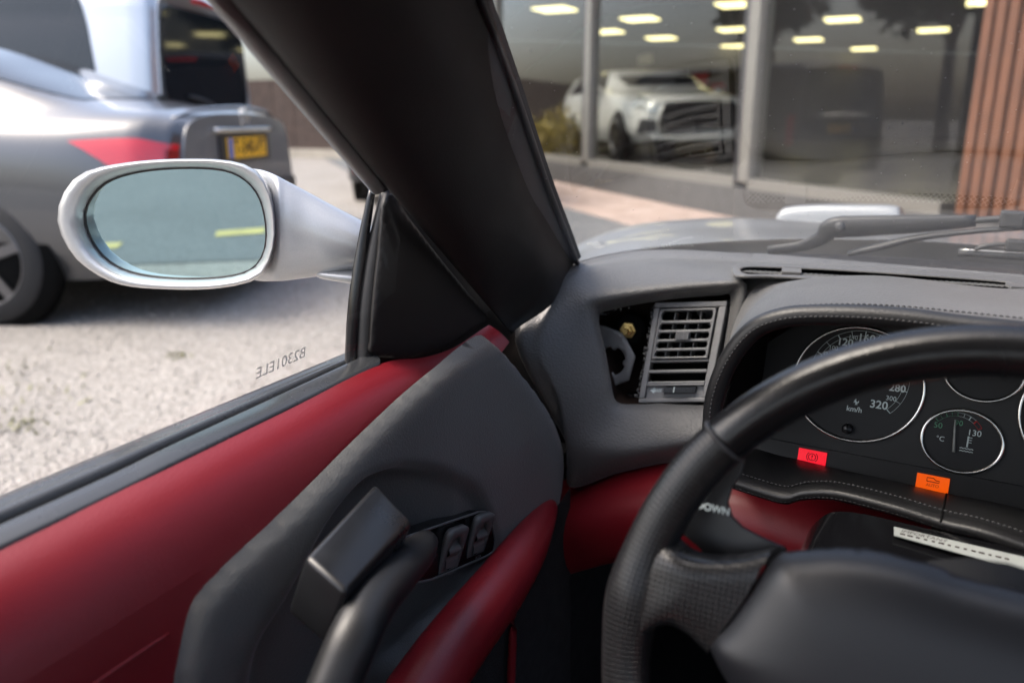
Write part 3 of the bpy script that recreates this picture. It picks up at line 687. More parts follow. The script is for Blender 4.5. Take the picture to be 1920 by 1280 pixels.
rg_ = np.array([[V3(dx_(y, ztop(y) - d * cut(y)), y, ztop(y) - d * cut(y)) for y in ys] for d in ds])
strip_ = (rg_.reshape(-1, 3), grid_faces(len(ds), len(ys)))
lowp = [(y, ztop(y) - .05 * cut(y)) for y in ys if y < .61] + [tuple(P(u, v, x=-.36)[1:]) for u, v in ((940, 740), (980, 800), (1000, 860), (990, 930))] + [(.62, .45), (-.9, .45)]
v_, f_ = sheet(lowp, lambda a: np.array([V3(dx_(y, z), y, z) for y, z in a]), .011, [rec[::3]])
red = obj('door', *join(strip_, (v_, f_)), 'red', car)
red['label'] = 'red leather door card'
def ins3d(a):
    a = np.asarray(a, float); d = polydist(a, ins); e = np.interp(d, [0, .002, .005, .010, .018], [.0005, .006, .0085, .0105, .0115])
    s = np.where(in_polys(a, rec), 1, -1); dr = polydist(a, rec) * s
    t = np.clip((dr + .001) / (.014 + .045 * np.clip((.46 - a[:, 0]) / .10, 0, 1)), 0, 1); t = t * t * (3 - 2 * t)
    deep = .010 + .034 * np.clip((.53 - a[:, 0]) / .13, 0, 1)
    front = np.clip((a[:, 0] - .66) / .10, 0, 1) ** 2 * .010
    return np.array([V3(np.interp(ztop(min(y, .69)) - z, [-.02, 0, .1, .2, .4], [-.392, -.386, -.370, -.364, -.358]) + q - tt * dd - ff, y, z) for (y, z), q, tt, dd, ff in zip(a, e, t, deep, front)])
insert = obj('black_insert', *sheet(ins, ins3d, .0055), 'door_black', red)
# seam in the red leather
sp_ = [P(u, v, x=-.368) for u, v in ((60, 1370), (150, 1310), (250, 1240), (325, 1190))]
sp_ = [V3(dx_(p[1], p[2]) + .0002, p[1], p[2]) for p in sp_]
obj('leather_seam', *tube(sp_, .0010, 6, 5), 'red', red)
# inner window seal, dark gap, outer trim
def line3(pts, ext_y=-.9):
    p = [P(u, v, x=x) for u, v, x in pts]; d = p[1] - p[0]; t = (ext_y - p[0][1]) / d[1]; e = p[0] + d * t; e[2] = max(e[2], p[0][2] - .04); e[0] = p[0][0]
    return [e, (e + p[0]) / 2] + p
sA = line3([(0, 1030, -.419), (350, 860, -.419), (712, 684, -.419)]); sB = line3([(0, 1012, -.424), (350, 845, -.424), (712, 672, -.424)]); sC = line3([(0, 990, -.434), (350, 826.5, -.434), (700, 663, -.434)])
sD = [p + V3(-.006, 0, -.002) for p in sC]; sE = [p + V3(-.010, 0, -.02) for p in sC]
obj('inner_window_seal', *loft([[p + V3(0, 0, -.01) for p in sA], sA, sB, sC, sD, sE], 6, 4), 'seal', red)
gp = [p + V3(-.014, 0, -.013) for p in sC]; gq = [p + V3(-.034, 0, -.013) for p in sC]
obj('window_slot', *loft([gp, gq], 5, 2), 'void', red)
oA = line3([(0, 968, -.456), (330, 820, -.456), (668, 669, -.456)]); oB = line3([(0, 946, -.468), (330, 805, -.468), (668, 661, -.468)]); oC = line3([(0, 928, -.485), (330, 792, -.485), (668, 653, -.485)])
ot = obj('outer_window_trim', *loft([[p + V3(.002, 0, -.02) for p in oA], oA, oB, oC, [p + V3(-.006, 0, -.01) for p in oC]], 6, 4), 'seal', red)
skin_rows = [[p + V3(-.004, 0, -.006) for p in oC]] + [[V3(oC[i][0] - dx0, oC[i][1], z0) for i in range(len(oC))] for dx0, z0 in ((.06, .72), (.075, .60), (.06, .45), (.04, .28))]
obj('door_skin', *loft(skin_rows, 5, 5), 'silver', red)
# side glass with etched number
gl0 = [V3(-.447, -.75, .80), V3(-.447, .1, .80), V3(-.447, .35, .80), V3(-.447, .56, .80)]
gl1 = [V3(-.335, -.75, 1.14), V3(-.335, .1, 1.14), V3(-.33, .35, 1.135), V3(-.365, .50, 1.06)]
glm = [(a + b) / 2 + V3(-.012, 0, 0) for a, b in zip(gl0, gl1)]
gside = obj('side_window', *loft([gl0, glm, gl1], 6, 8), 'side_glass', car)
gA, gB = P(462, 705, x=-.444), P(574, 655, x=-.444); gup = norm(P(578, 640, x=-.441) - P(572, 668, x=-.447)); gex = norm(gA - gB)
gey = norm(V3(.2, -.12, .97)); gey = norm(gey - gex * (gey @ gex))
text('etched_number', 'B2301ELE', (gA + gB) / 2 + V3(.004, 0, 0), gex, gey, .0128, 'etch', gside, shear=-.1)
# black quarter panel with its rubber channel
tri_px = [(722, 362), (712, 470), (706, 560), (704, 640), (706, 664), (730, 672), (785, 671), (850, 650), (905, 612), (925, 596), (880, 545), (820, 475), (765, 408)]
tri = [tuple(P(u, v, x=-.425)[1:]) for u, v in tri_px]
def tri3(a):
    d = polydist(a, tri); h = np.interp(d, [0, .004, .012, .03], [-.002, .0, .0008, .001])
    return np.array([V3(-.428 + hh + .10 * max(0, z - .86) * .55, y, z) for (y, z), hh in zip(a, h)])
M['quarter'] = mat('matt_black_panel', (.010, .009, .009), .55, bump=('grain', 900, .2, .0004), var=(10, .2, .06))
qp = obj('quarter_panel', *sheet([tuple(q) for q in crseg([(a, b, 0) for a, b in tri], 3, True)[:, :2]], tri3, .0045), 'quarter', red); solid(qp, .004)
chn = [P(724, 352, x=-.430), P(706, 455, x=-.436), P(692, 560, x=-.439), P(686, 640, x=-.440), P(684, 690, x=-.440)]
ch1 = [p + V3(.012, .010, 0) for p in chn]
obj('window_channel', *tube(chn, [.004, .007, .0085, .0085, .0085], 10, 5, ref=(0, 1, 0)), 'rubber', red)
obj('channel_lip', *tube([p + V3(-.008, -.008, 0) for p in chn], [.003, .005, .006, .006, .006], 8, 5), 'plastic_gloss', red)
# dark frame behind the quarter panel and the door jamb
fil = [tuple(P(u, v, x=-.442)[1:]) for u, v in ((716, 345), (800, 420), (960, 590), (1010, 640), (1000, 700), (900, 700), (780, 705), (690, 706), (694, 600), (704, 480))]
obj('door_frame_filler', *sheet(fil, lambda a: np.array([V3(-.446 + .055 * max(0, z - .86), y, z) for y, z in a]), .03), 'rubber', red)
obj('door_jamb', *box((-.455, .78, .60), (.02, .30, .50)), 'rubber', car, smooth=False)
# door opener block
c_ = [P(705, 902, x=-.345), P(776, 977, x=-.312), P(651, 1110, x=-.293), P(571, 1043, x=-.328)]
nb_ = norm(np.cross(c_[1] - c_[0], c_[3] - c_[0])); nb_ = nb_ if nb_[2] > 0 else -nb_
dn = V3(-.020, .0, -.046)
lv = [p + dn for p in c_]
ob = obj('door_opener', np.array([lv[3], lv[2], lv[1], lv[0], c_[3], c_[2], c_[1], c_[0]]), BOXF, 'plastic', red, smooth=True)
bevel(ob, .0045, 3)
# grab handle
hp = [P(800, 1012, x=-.338), P(782, 1036, x=-.322), P(735, 1085, x=-.303), P(695, 1135, x=-.292), P(668, 1185, x=-.288), P(640, 1250, x=-.288), P(600, 1350, x=-.29), P(560, 1480, x=-.30), P(540, 1560, x=-.34)]
gh = obj('grab_handle', *tube(hp, [.0095, .0135, .0150, .0152, .0156, .0156, .015, .0145, .013], 16, 5, ref=(0.35, .3, 1), flat=.82), 'matt_plastic', red)
# window switches
su, svv = norm(P(905, 960, x=-.365) - P(745, 1012, x=-.365)), None
sA0 = P(835, 1022, x=-.3615); svv = norm(np.cross(X1, su)); svv = svv if svv[2] > 0 else -svv
snn = norm(np.cross(su, svv)); snn = snn if snn[0] > 0 else -snn
def sw_(u, v): q = PL(u, v, sA0, snn) - sA0; return q @ su, q @ svv
plate = [sw_(*q) for q in ((742, 1018), (752, 1004), (888, 958), (902, 957), (912, 966), (922, 1012), (920, 1030), (905, 1040), (800, 1084), (760, 1092), (748, 1075))]
spl = obj('switch_panel', *prism(plate, sA0, su, svv, snn, -.012, .004), 'plastic_gloss', red, smooth=False); bevel(spl, .0012, 2)
edge_ = [sA0 + su * a + svv * b + snn * .0042 for a, b in plate]
obj('panel_lip', *tube(edge_, .0012, 6, 1, ref=snn, closed=True), 'switch', red)
for cu, cv in ((838, 1030), (889, 1003)):
    a, b = sw_(cu, cv); A0 = sA0 + su * a + svv * b
    bz_ = obj('window_switch', *sheet(rrect(.031, .043, .006), lambda q: np.array([A0 + su * p[0] + svv * p[1] + snn * (.0075 + .004 * (p[1] / .02)) for p in q]), .004, [ellipse(.0105, .0155, 20, (0, -.0015))]), 'switch', red); solid(bz_, .006, -1)
    obj('switch_well', np.array([A0 + su * p[0] + svv * p[1] + snn * .0042 for p in ellipse(.0115, .0165, 20)]), [tuple(range(20))], 'void', red)
    rk = [[A0 + su * xx + svv * (-.014 + .027 * k_ / 8) + snn * (.0046 + .0052 * math.exp(-((k_ - 4.4) / 1.1) ** 2) + .002 * (k_ < 3)) for xx in (-.0092, 0, .0092)] for k_ in range(9)]
    obj('switch_rocker', *loft(rk, 3, 3), 'switch', red)
    text('switch_text', 'ALZA', A0 - svv * .0185 + snn * .0072, su, svv, .004, 'grey_plastic', red)
# red armrest roll
ar = [P(1034, 944, x=-.362), P(1024, 962, x=-.352), P(985, 1030, x=-.336), P(930, 1110, x=-.326), P(860, 1200, x=-.320), P(790, 1300, x=-.318), P(700, 1450, x=-.318), P(560, 1750, x=-.32)]
obj('armrest', *tube(ar, [.006, .013, .0225, .0265, .028, .029, .030, .031], 20, 5, ref=(1, 0, .2), flat=.9), 'red', red)
lower = [(a, b) for a, b in ((-.9, .52), (.2, .55), (.55, .60), (.74, .655), (.76, .2), (-.9, .2))]
obj('door_pocket_carpet', *sheet(lower, lambda a: np.array([V3(-.352, y, z) for y, z in a]), .06), 'carpet', red)

# ---- A-pillar trim, roof, rear wall, far side
plL = [P(300, -160, x=-.325), P(432, 0, x=-.338), P(575, 170, x=-.362), P(722, 348, x=-.392), P(850, 498, x=-.412), P(935, 598, x=-.420), P(958, 625, x=-.424)]
plR = [P(820, -160, y=.37), P(882, 0, y=.445), P(925, 105, y=.52), P(965, 210, y=.605), P(1015, 350, y=.72), P(1055, 450, y=.80), P(1074, 500, y=.842)]
plM1 = [a * .72 + b * .28 + V3(.018, -.026, -.004) for a, b in zip(plL, plR)]
plM2 = [a * .30 + b * .70 + V3(.016, -.022, -.008) for a, b in zip(plL, plR)]
plM1[-1] = P(975, 612, y=.735); plM2[-1] = P(1040, 565, y=.775); plM1[-2] = P(965, 585, y=.725)
back = lambda l, d: [p + V3(*d) for p in l]
pil = obj('pillar_trim', *loft([back(plL, (-.012, .03, .01)), plL, plM1, plM2, plR, back(plR, (.004, .014, .010))], 6, 6), 'pillar', car)
# body coloured window frame strip and its rubber, left of the trim
sf = [P(280, -160, x=-.335), P(418, 0, x=-.348), P(562, 176, x=-.372), P(708, 352, x=-.400)]
obj('door_frame_strip', *tube(sf, [.0075, .007, .0065, .006], 10, 5, ref=(0, 1, 0)), mat('grey_frame_paint', (.22, .22, .22), .35, .4), pil)
obj('frame_rubber', *tube([a * .5 + b * .5 + V3(-.004, .008, 0) for a, b in zip(sf, plL[:4])], .006, 8, 5), 'rubber', pil)
obj('screen_rubber', *tube([p + V3(.003, .006, .003) for p in plR], .0032, 8, 5), 'rubber', pil)
pr2 = [[V3(2 * CX - p[0], p[1], p[2]) for p in r] for r in (plL, plM1, plM2, plR)]
obj('far_pillar_trim', *loft(pr2, 4, 4), 'pillar', car)
def arch(y, z, w, drop, bow=0): return [V3(CX + w * t, y - bow * t * t, z - drop * t ** 2 - .12 * max(0, abs(t) - .85)) for t in np.linspace(-1, 1, 9)]
roof = obj('roof', *loft([arch(.37, 1.238, .70, .03, .07), arch(.22, 1.24, .70, .04, .02), arch(0, 1.235, .70, .05), arch(-.4, 1.225, .69, .05), arch(-.60, 1.21, .68, .05)], 3, 4), 'headlining', car); solid(roof, .03, 1)
obj('roof_rail', *tube([V3(-.325, .43, 1.15), V3(-.315, .2, 1.165), V3(-.315, -.3, 1.155), V3(-.33, -.8, 1.11)], .02, 10, 4), 'pillar', car)
obj('rear_bulkhead', *box((CX, -.86, .50), (1.62, .04, .66)), 'leather', car, smooth=False)
obj('far_door_card', *box((1.20, .0, .52), (.04, 1.7, .62)), 'red', car, smooth=False)
seatb = obj('driver_seat', *join(box((.0, -.55, .62), (.44, .12, .62)), box((.0, -.25, .32), (.46, .50, .16))), 'red', car, smooth=False); bevel(seatb, .03, 3)
obj('floor_pan', *box((CX, .1, .17), (1.7, 2.2, .03)), 'carpet', car, smooth=False)

# ---- scuttle, front wing, bonnet, wipers
M['scuttle'] = mat('black_scuttle', (.02, .02, .022), .35, var=(30, .2, .08))
s0 = [p + V3(0, .012, -.020) for p in wb]; s1 = [p + V3(0, .10, -.010) for p in wb]; s2 = [p + V3(0, .22, -.016) for p in wb]
obj('scuttle_panel', *loft([s0, s1, s2], 5, 3), 'scuttle', car)
b0 = [P(1045, 510, y=.85), P(1075, 492, y=.98), P(1150, 473, y=1.12), P(1250, 459, y=1.20), P(1400, 448, y=1.26), P(1600, 447, y=1.27), P(1920, 466, y=1.27), V3(.7, 1.26, .85), V3(1.1, 1.0, .87)]
b1 = [P(1040, 508, y=.95), P(1085, 474, y=1.10), P(1160, 448, y=1.25), P(1260, 432, y=1.38), P(1400, 428, y=1.46), P(1600, 432, y=1.48), P(1920, 450, y=1.48), V3(.8, 1.48, .84), V3(1.25, 1.1, .86)]
b2 = [P(1060, 480, y=1.2), P(1120, 445, y=1.35), P(1200, 422, y=1.5), P(1290, 413, y=1.65), P(1400, 410, y=1.72), P(1600, 421, y=1.75), P(1920, 436, y=1.75), V3(.9, 1.75, .80), V3(1.3, 1.4, .84)]
b3 = [p + V3(-.04, .35, -.10) for p in b2]; b4 = [p + V3(-.06, .75, -.28) for p in b2]
bon = obj('bonnet', *loft([[p + V3(0, .03, -.03) for p in b0], [p + V3(0, .004, -.004) for p in b0], b0, b1, b2, b3, b4], 6, 6), 'silver', car)
hd = [P(1456, 408, y=2.0), P(1470, 396, y=2.0), P(1520, 391, y=2.0), P(1600, 391, y=2.0), P(1680, 394, y=2.0), P(1682, 413, y=2.0)]
hdl = obj('headlamp_lid', *loft([[p + V3(0, 0, -.05) for p in hd], hd, [p + V3(0, .05, .004) for p in hd], [p + V3(0, .22, -.03) for p in hd]], 5, 3), paint('pale_silver_lid', (.32, .335, .345), .4, .2), car)
M['wiper'] = mat('satin_black_wiper', (.035, .036, .038), .4, var=(40, .15, .08))
def wpl(u, v, y): return P(u, v, y=y)
wa = [wpl(1440, 470, 1.14), wpl(1500, 462, 1.14), wpl(1540, 446, 1.135), wpl(1562, 428, 1.13), wpl(1620, 424, 1.13), wpl(1720, 420, 1.13), wpl(1830, 414, 1.13)]
wip = obj('wiper_arm', *tube(wa, [.007, .008, .010, .015, .0145, .012, .008], 8, 5, ref=(0, 1, 0.3), flat=.5), 'wiper', car)
obj('arm_pivot', *lathe([(0, .0065), (.004, .0065), (.0055, .004)], wpl(1575, 425, 1.115), V3(0, -1, .3), 16), 'wiper', wip)
obj('wiper_rod', *tube([wpl(1820, 414, 1.13), wpl(1880, 410, 1.13), wpl(1960, 404, 1.13)], .0042, 8, 4), 'wiper', wip)
o = obj('rod_clamp', *box(wpl(1898, 411, 1.128), (.026, .016, .020)), 'wiper', wip, smooth=False); bevel(o, .003)
obj('second_link', *tube([wpl(1590, 476, 1.13), wpl(1650, 462, 1.13), wpl(1720, 446, 1.13), wpl(1820, 434, 1.13), wpl(1960, 424, 1.13)], [.006, .008, .007, .006, .005], 8, 5, flat=.6), 'wiper', wip)
wb2 = obj('wiper_blade', *tube([wpl(1796, 473, 1.12), wpl(1860, 477, 1.12), wpl(1980, 484, 1.12)], .0062, 8, 3, flat=.8), 'wiper', car)
obj('blade_spine', *tube([wpl(1800, 468, 1.115), wpl(1860, 471, 1.115), wpl(1980, 478, 1.115)], .0013, 6, 3), 'chrome', wb2)
o = obj('blade_bracket', *box(wpl(1912, 460, 1.115), (.03, .012, .014)), 'wiper', wb2, smooth=False); bevel(o, .003)
obj('blade_yoke', *tube([wpl(1828, 468, 1.115), wpl(1850, 460, 1.115), wpl(1905, 457, 1.115)], .003, 6, 3), 'wiper', wb2)
# screen print on the windscreen corner
A0 = on_screen(1116, 456) + V3(.004, -.008, 0); e1 = norm(on_screen(1130, 452) - on_screen(1104, 458)); e2 = norm(on_screen(1118, 446) - on_screen(1122, 468)); e2 = norm(e2 - e1 * (e1 @ e2))
M['print_faint'] = mat('faint_screen_print', (.7, .72, .72), .8)
pb = []
for a, b, w_, h_ in ((0, .0062, .0155, .0006), (0, -.0075, .0155, .0006), (-.0075, 0, .0006, .014), (.0075, 0, .0006, .014), (0, -.010, .013, .0007), (0, -.0125, .011, .0007), (-.003, .0022, .005, .0007), (.003, .0022, .005, .0007), (0, -.001, .010, .0007), (0, -.004, .010, .0007)):
    pb.append(box(A0 + e1 * a + e2 * b, (w_, h_, .0002), ax=[e1, e2, np.cross(e1, e2)]))
obj('glass_stamp', *join(*pb), 'print_faint', screen, smooth=False)
A1 = on_screen(1250, 460) + V3(.003, -.006, 0); e1 = norm(on_screen(1290, 458) - on_screen(1210, 462))
text('glass_number', 'ZFFXR41B 02811', A1, -e1, norm(V3(0, -.8, .55)), .0085, 'print_faint', screen, shear=.1)

# ---- wing mirror
MC = P(330, 418, y=.475); MN = norm(V3(.30, -.935, -.05))
def mp_(u, v, h=0): return PL(u, v, MC + MN * h, MN)
rim_px = [(110, 408), (122, 362), (160, 324), (240, 306), (340, 299), (425, 302), (474, 318), (502, 352), (515, 410), (512, 468), (486, 518), (415, 538), (320, 541), (222, 531), (155, 494), (122, 450)]
gls_px = [(160, 415), (172, 370), (212, 336), (290, 318), (395, 316), (450, 331), (485, 368), (499, 425), (494, 475), (466, 508), (400, 521), (305, 520), (232, 505), (185, 470)]
n_ = 16
def resamp(px, n):
    c = crseg([(u, v, 0) for u, v in px], 8, True)[:, :2]; cc = c.mean(0); an = np.arctan2(c[:, 1] - cc[1], c[:, 0] - cc[0]); o = np.argsort(an); an, c = an[o], c[o]
    t = np.linspace(-math.pi, math.pi, n, endpoint=False)
    return np.c_[np.interp(t, an, c[:, 0], period=2 * math.pi), np.interp(t, an, c[:, 1], period=2 * math.pi)]
ro, ri = resamp(rim_px, 48), resamp(gls_px, 48)
rO = [mp_(*q) for q in ro]; gI = [mp_(*(q * .995 + np.array([330, 418]) * .005), -.016) for q in ri]; rI = [mp_(*(a * .72 + b * .28), .0035) for a, b in zip(ro, ri)]; rI2 = [mp_(*(a * .35 + b * .65), -.002) for a, b in zip(ro, ri)]
mcen = np.mean(rO, axis=0)
mdir = norm(mcen - CAM); bk1 = [p + norm(p - CAM) * .03 for p in rO]; bk2 = [mcen + (p - mcen) * .93 + mdir * .07 for p in rO]; bk3 = [mcen + (p - mcen) * .6 + mdir * .105 for p in rO]; bk4 = [mcen + (p - mcen) * .05 + mdir * .115 for p in rO]
mir = obj('wing_mirror', *loft([gI, rI2, rI, rO, bk1, bk2, bk3, bk4], 1, 5, True), 'silver', car)
gp_ = np.array([mp_(*q, -.0135) for q in resamp(gls_px, 64)])
obj('mirror_glass', gp_, [tuple(range(64))], 'mirror', mir, smooth=False)
obj('mirror_gasket', *tube(gp_, .0012, 6, 1, ref=MN, closed=True), 'rubber', mir)
# stalk to the door
def sect(top, bot, y, depth, nx=0):
    t, b = P(*top, y=y), P(*bot, y=y); c = (t + b) / 2; h = (t - b) / 2; d = norm((c - CAM) * V3(1, 1, 0))
    return [c + h * math.cos(a) + d * depth * math.sin(a) for a in np.linspace(0, 2 * math.pi, 20, endpoint=False)]
stk = [sect((470, 316), (470, 524), .548, .012), sect((492, 319), (492, 527), .534, .015), sect((514, 327), (514, 527), .5225, .019), sect((535, 338), (535, 526), .527, .0225), sect((570, 356), (570, 521), .537, .026), sect((620, 383), (620, 514), .549, .028), sect((670, 409), (668, 506), .562, .028), sect((725, 436), (722, 508), .582, .028)]
obj('mirror_stalk', *loft(stk, 2, 5, True), 'silver', mir)
ft = [sect((588, 500), (588, 512), .545, .014, .3), sect((604, 497), (604, 521), .547, .020, .3), sect((660, 499), (660, 530), .56, .024, .4), sect((720, 500), (718, 545), .58, .026, .5)]
obj('mirror_foot', *loft(ft, 2, 5, True), 'silver', mir)

# ================================================================ vehicles outside
M['tyre'] = mat('tyre_rubber', (.018, .018, .019), .75, bump=('noise', 120, .4, .003))
M['alloy'] = mat('dark_alloy', (.16, .16, .17), .3, .9)
M['tail'] = mat('red_tail_lens', (.55, .012, .02), .12, coat=1.0, spec=.8)
M['tail_dark'] = mat('dark_red_lens', (.22, .005, .01), .15, coat=1.0)
M['plate'] = mat('yellow_plate', (.95, .52, .02), .5)
M['plate_blue'] = mat('blue_plate_band', (.03, .14, .55), .5)
M['caliper'] = mat('red_caliper', (.55, .02, .03), .4)
M['dark_trim'] = mat('dark_bumper_trim', (.03, .03, .032), .5)
M['lens'] = mat('clear_headlamp', (.55, .58, .58), .08, .3, coat=1.0)
class Body:
    def __init__(s, stations):
        s.S = [q[0] for q in stations]; s.st = np.array([q[1] for q in stations], float)
    def at(s, x, t, side):
        i = np.interp(x, s.S, range(len(s.S))); k = len(s.S)
        def c1(arr, i):
            a = int(min(max(math.floor(i), 0), len(arr) - 2)); f = i - a
            p1, p2 = arr[a], arr[a + 1]; p0 = arr[a - 1] if a > 0 else 2 * p1 - p2; p3 = arr[a + 2] if a + 2 < len(arr) else 2 * p2 - p1
            return .5 * (2 * p1 + (p2 - p0) * f + (2 * p0 - 5 * p1 + 4 * p2 - p3) * f * f + (-p0 + 3 * p1 - 3 * p2 + p3) * f ** 3)
        sec = c1(s.st, i); w, z = c1(sec, t)
        return V3(x, side * w, z)
    def mesh(s, kx=5, kt=4):
        xs = []
        for a, b in zip(s.S[:-1], s.S[1:]): xs += list(np.linspace(a, b, kx, endpoint=False))
        xs.append(s.S[-1]); nt_ = s.st.shape[1] - 1; ts = np.linspace(0, nt_, nt_ * kt + 1)
        rows = [[s.at(x, t, 1) for t in ts] + [s.at(x, t, -1) for t in ts[::-1][1:]] for x in xs]
        n = len(rows[0]); v = np.array(rows).reshape(-1, 3); f = grid_faces(len(rows), n)
        f.append(tuple(range(n))); f.append(tuple((len(rows) - 1) * n + j for j in range(n - 1, -1, -1)))
        return v, f
    def patch(s, corners, side, off=.006, n=10):
        """quad patch laid on the body: corners (x, t) lower rear, lower front, upper front, upper rear"""
        (a, b, c, d) = [np.array(q, float) for q in corners]; rows = []
        for j in range(n + 1):
            r = []
            for i in range(n + 1):
                u_, v_ = i / n, j / n; q = a * (1 - u_) * (1 - v_) + b * u_ * (1 - v_) + c * u_ * v_ + d * (1 - u_) * v_
                p = s.at(q[0], q[1], side); o_ = V3(0, p[1], (p[2] - .7) * .8); o_[0] = (p[0] - 1.0) * .0; r.append(p + norm(o_) * off)
            rows.append(r)
        v = np.array(rows).reshape(-1, 3); return v, grid_faces(n + 1, n + 1)
def put_wheel(root, x, y, side, r=.32, w=.22, spokes=5, caliper=False):
    c = V3(x, y, r); ax = V3(0, side, 0)
    ty_ = obj('wheel', *lathe([(-w, r * .70), (-w, r * .93), (-w * .8, r), (-.03, r), (.0, r * .93), (.004, r * .70)], c, ax, 32, ref=(0, 0, 1), caps=False), 'tyre', root)
    obj('wheel_rim', *lathe([(-.05, r * .1), (-.05, r * .66), (.002, r * .68), (.008, r * .70), (.0, r * .71)], c, ax, 32, caps=False), 'alloy', ty_)
    obj('wheel_hub_disc', *lathe([(-.075, r * .62), (-.07, r * .60)], c, ax, 24), 'void', ty_)
    sp = []
    for k in range(spokes):
        a = 2 * math.pi * k / spokes + .3; d = V3(math.cos(a), 0, math.sin(a)); sp.append(box(c + d * r * .36 - ax * .012, (r * .66, .05, .02), ax=[d, np.cross(ax, d), ax]))
    obj('wheel_spokes', *join(*sp), 'alloy', ty_, smooth=False)
    if caliper: obj('brake_caliper', *box(c + V3(.10, 0, .04) - ax * .035, (.09, .02, .17)), 'caliper', ty_, smooth=False)
    return ty_
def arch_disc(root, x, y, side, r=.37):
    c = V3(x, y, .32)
    obj('arch_shade_disc', *lathe([(-.10, r), (.0, r * .985)], c, V3(0, side, 0), 32), 'void', root)  # black disc over the closed body side; its colour paints the wheel well's shade
def number_plate(root, x, y, z, txt, nx=-1, w=.52, h=.11):
    A = V3(x, y, z); ex = V3(0, -1 if nx < 0 else 1, 0) * 1.0; ex = V3(0, -1, 0) if nx < 0 else V3(0, 1, 0)
    pl = obj('number_plate', *box(A, (.012, w, h)), 'plate', root, smooth=False)
    obj('plate_band', *box(A + V3(nx * .0075, 0, 0) - ex * (w / 2 - .025), (.004, .045, h * .96)), 'plate_blue', pl, smooth=False)
    text('plate_text', txt, A + V3(nx * .0085, 0, 0) + ex * .025, ex, Z1, .115, 'black_print', pl, bold=.01)
    return pl
# ---- silver saloon parked to the left
sed_st = [
 (0.00, [(.64, .32), (.74, .42), (.74, .63), (.70, .83), (.63, .955), (.37, 1.0), (0, 1.01)]),
 (0.04, [(.68, .30), (.80, .42), (.80, .64), (.76, .84), (.68, .965), (.40, 1.01), (0, 1.025)]),
 (0.16, [(.76, .26), (.87, .42), (.88, .66), (.83, .88), (.72, .99), (.42, 1.035), (0, 1.05)]),
 (0.45, [(.80, .22), (.90, .42), (.91, .68), (.87, .90), (.745, 1.005), (.50, 1.055), (0, 1.075)]),
 (0.85, [(.80, .21), (.90, .42), (.91, .70), (.875, .91), (.76, 1.015), (.60, 1.15), (0, 1.19)]),
 (1.35, [(.80, .20), (.90, .42), (.905, .70), (.875, .92), (.785, 1.02), (.63, 1.30), (0, 1.355)]),
 (1.90, [(.80, .20), (.89, .42), (.90, .70), (.87, .92), (.80, 1.02), (.62, 1.375), (0, 1.435)]),
 (2.60, [(.80, .20), (.89, .42), (.90, .68), (.87, .90), (.80, 1.00), (.60, 1.38), (0, 1.445)]),
 (3.30, [(.80, .20), (.89, .42), (.90, .68), (.86, .88), (.78, .98), (.60, 1.20), (0, 1.25)]),
 (3.65, [(.80, .20), (.89, .42), (.89, .66), (.84, .86), (.72, .95), (.45, 1.0), (0, 1.02)]),
 (4.35, [(.76, .22), (.85, .40), (.84, .60), (.76, .75), (.62, .82), (.36, .86), (0, .87)]),
 (4.66, [(.55, .30), (.64, .40), (.62, .54), (.55, .64), (.46, .69), (.26, .71), (0, .72)])]
NOSE = R(115)                                        # heading of the parked row, degrees left of +Y
def head(az): return az + R(90)                       # local +X heading
rc = P(325, 290, w=3.75)                               # rear left corner of the saloon
d_ = V3(-math.sin(NOSE), math.cos(NOSE), 0); lft = V3(-d_[1], d_[0], 0)
def parked(label, name, cat, corner, hw, group=None):
    loc = corner - lft * hw; return thing(name, label, cat, (loc[0], loc[1], G), head(NOSE), group)
M['sed_paint'] = paint('grey_silver_paint', (.105, .108, .115), .28, .6)
sed = parked('silver grey saloon car with bootlid spoiler and yellow number plate, nose to the left', 'saloon_car', 'car', rc, .80)
SB = Body(sed_st)
obj('body', *SB.mesh(), 'sed_paint', sed)
for sd_ in (1, -1):
    obj('tail_light', *SB.patch([(.010, 2.10), (.18, 2.22), (.46, 2.90), (.010, 3.20)], sd_, .008), 'tail', sed)
    tlo = obj('tail_light_inner', *SB.patch([(.008, 2.15), (.05, 2.20), (.05, 3.0), (.008, 3.05)], sd_, .013), 'tail_dark', sed)
    obj('side_window', *SB.patch([(1.42, 4.08), (2.30, 4.06), (2.30, 4.86), (1.86, 4.80)], sd_, .004), 'car_glass', sed)
    obj('front_side_window', *SB.patch([(2.36, 4.06), (3.30, 4.06), (2.75, 4.86), (2.36, 4.86)], sd_, .004), 'car_glass', sed)
    obj('rear_glass', *SB.patch([(.56, 4.95), (1.34, 5.02), (1.40, 6), (.52, 6)], sd_, .006), 'car_glass', sed)
    for x in (.98, 3.82):
        y0 = .885 if x < 2 else .87
        arch_disc(sed, x, sd_ * (y0 + .012), sd_, .375); put_wheel(sed, x, sd_ * (y0 + .03), sd_, .325, .22, 5, True)
sp_l = [V3(.07, .64, .985), V3(.03, .42, 1.028), V3(.015, 0, 1.045), V3(.03, -.42, 1.028), V3(.07, -.64, .985)]
obj('boot_spoiler', *tube(sp_l, [.010, .018, .02, .018, .010], 10, 4, flat=.5), 'sed_paint', sed)
obj('boot_trim', *tube([V3(-.018, y, .925 + .0 * y) for y in (-.38, -.2, 0, .2, .38)], .016, 8, 3, flat=.9), 'chrome', sed)
ends = [SB.at(0, t, 1) for t in np.linspace(0, 6, 25)]; oo = [(-p[1], p[2]) for p in ends] + [(p[1], p[2]) for p in ends[::-1][1:]]
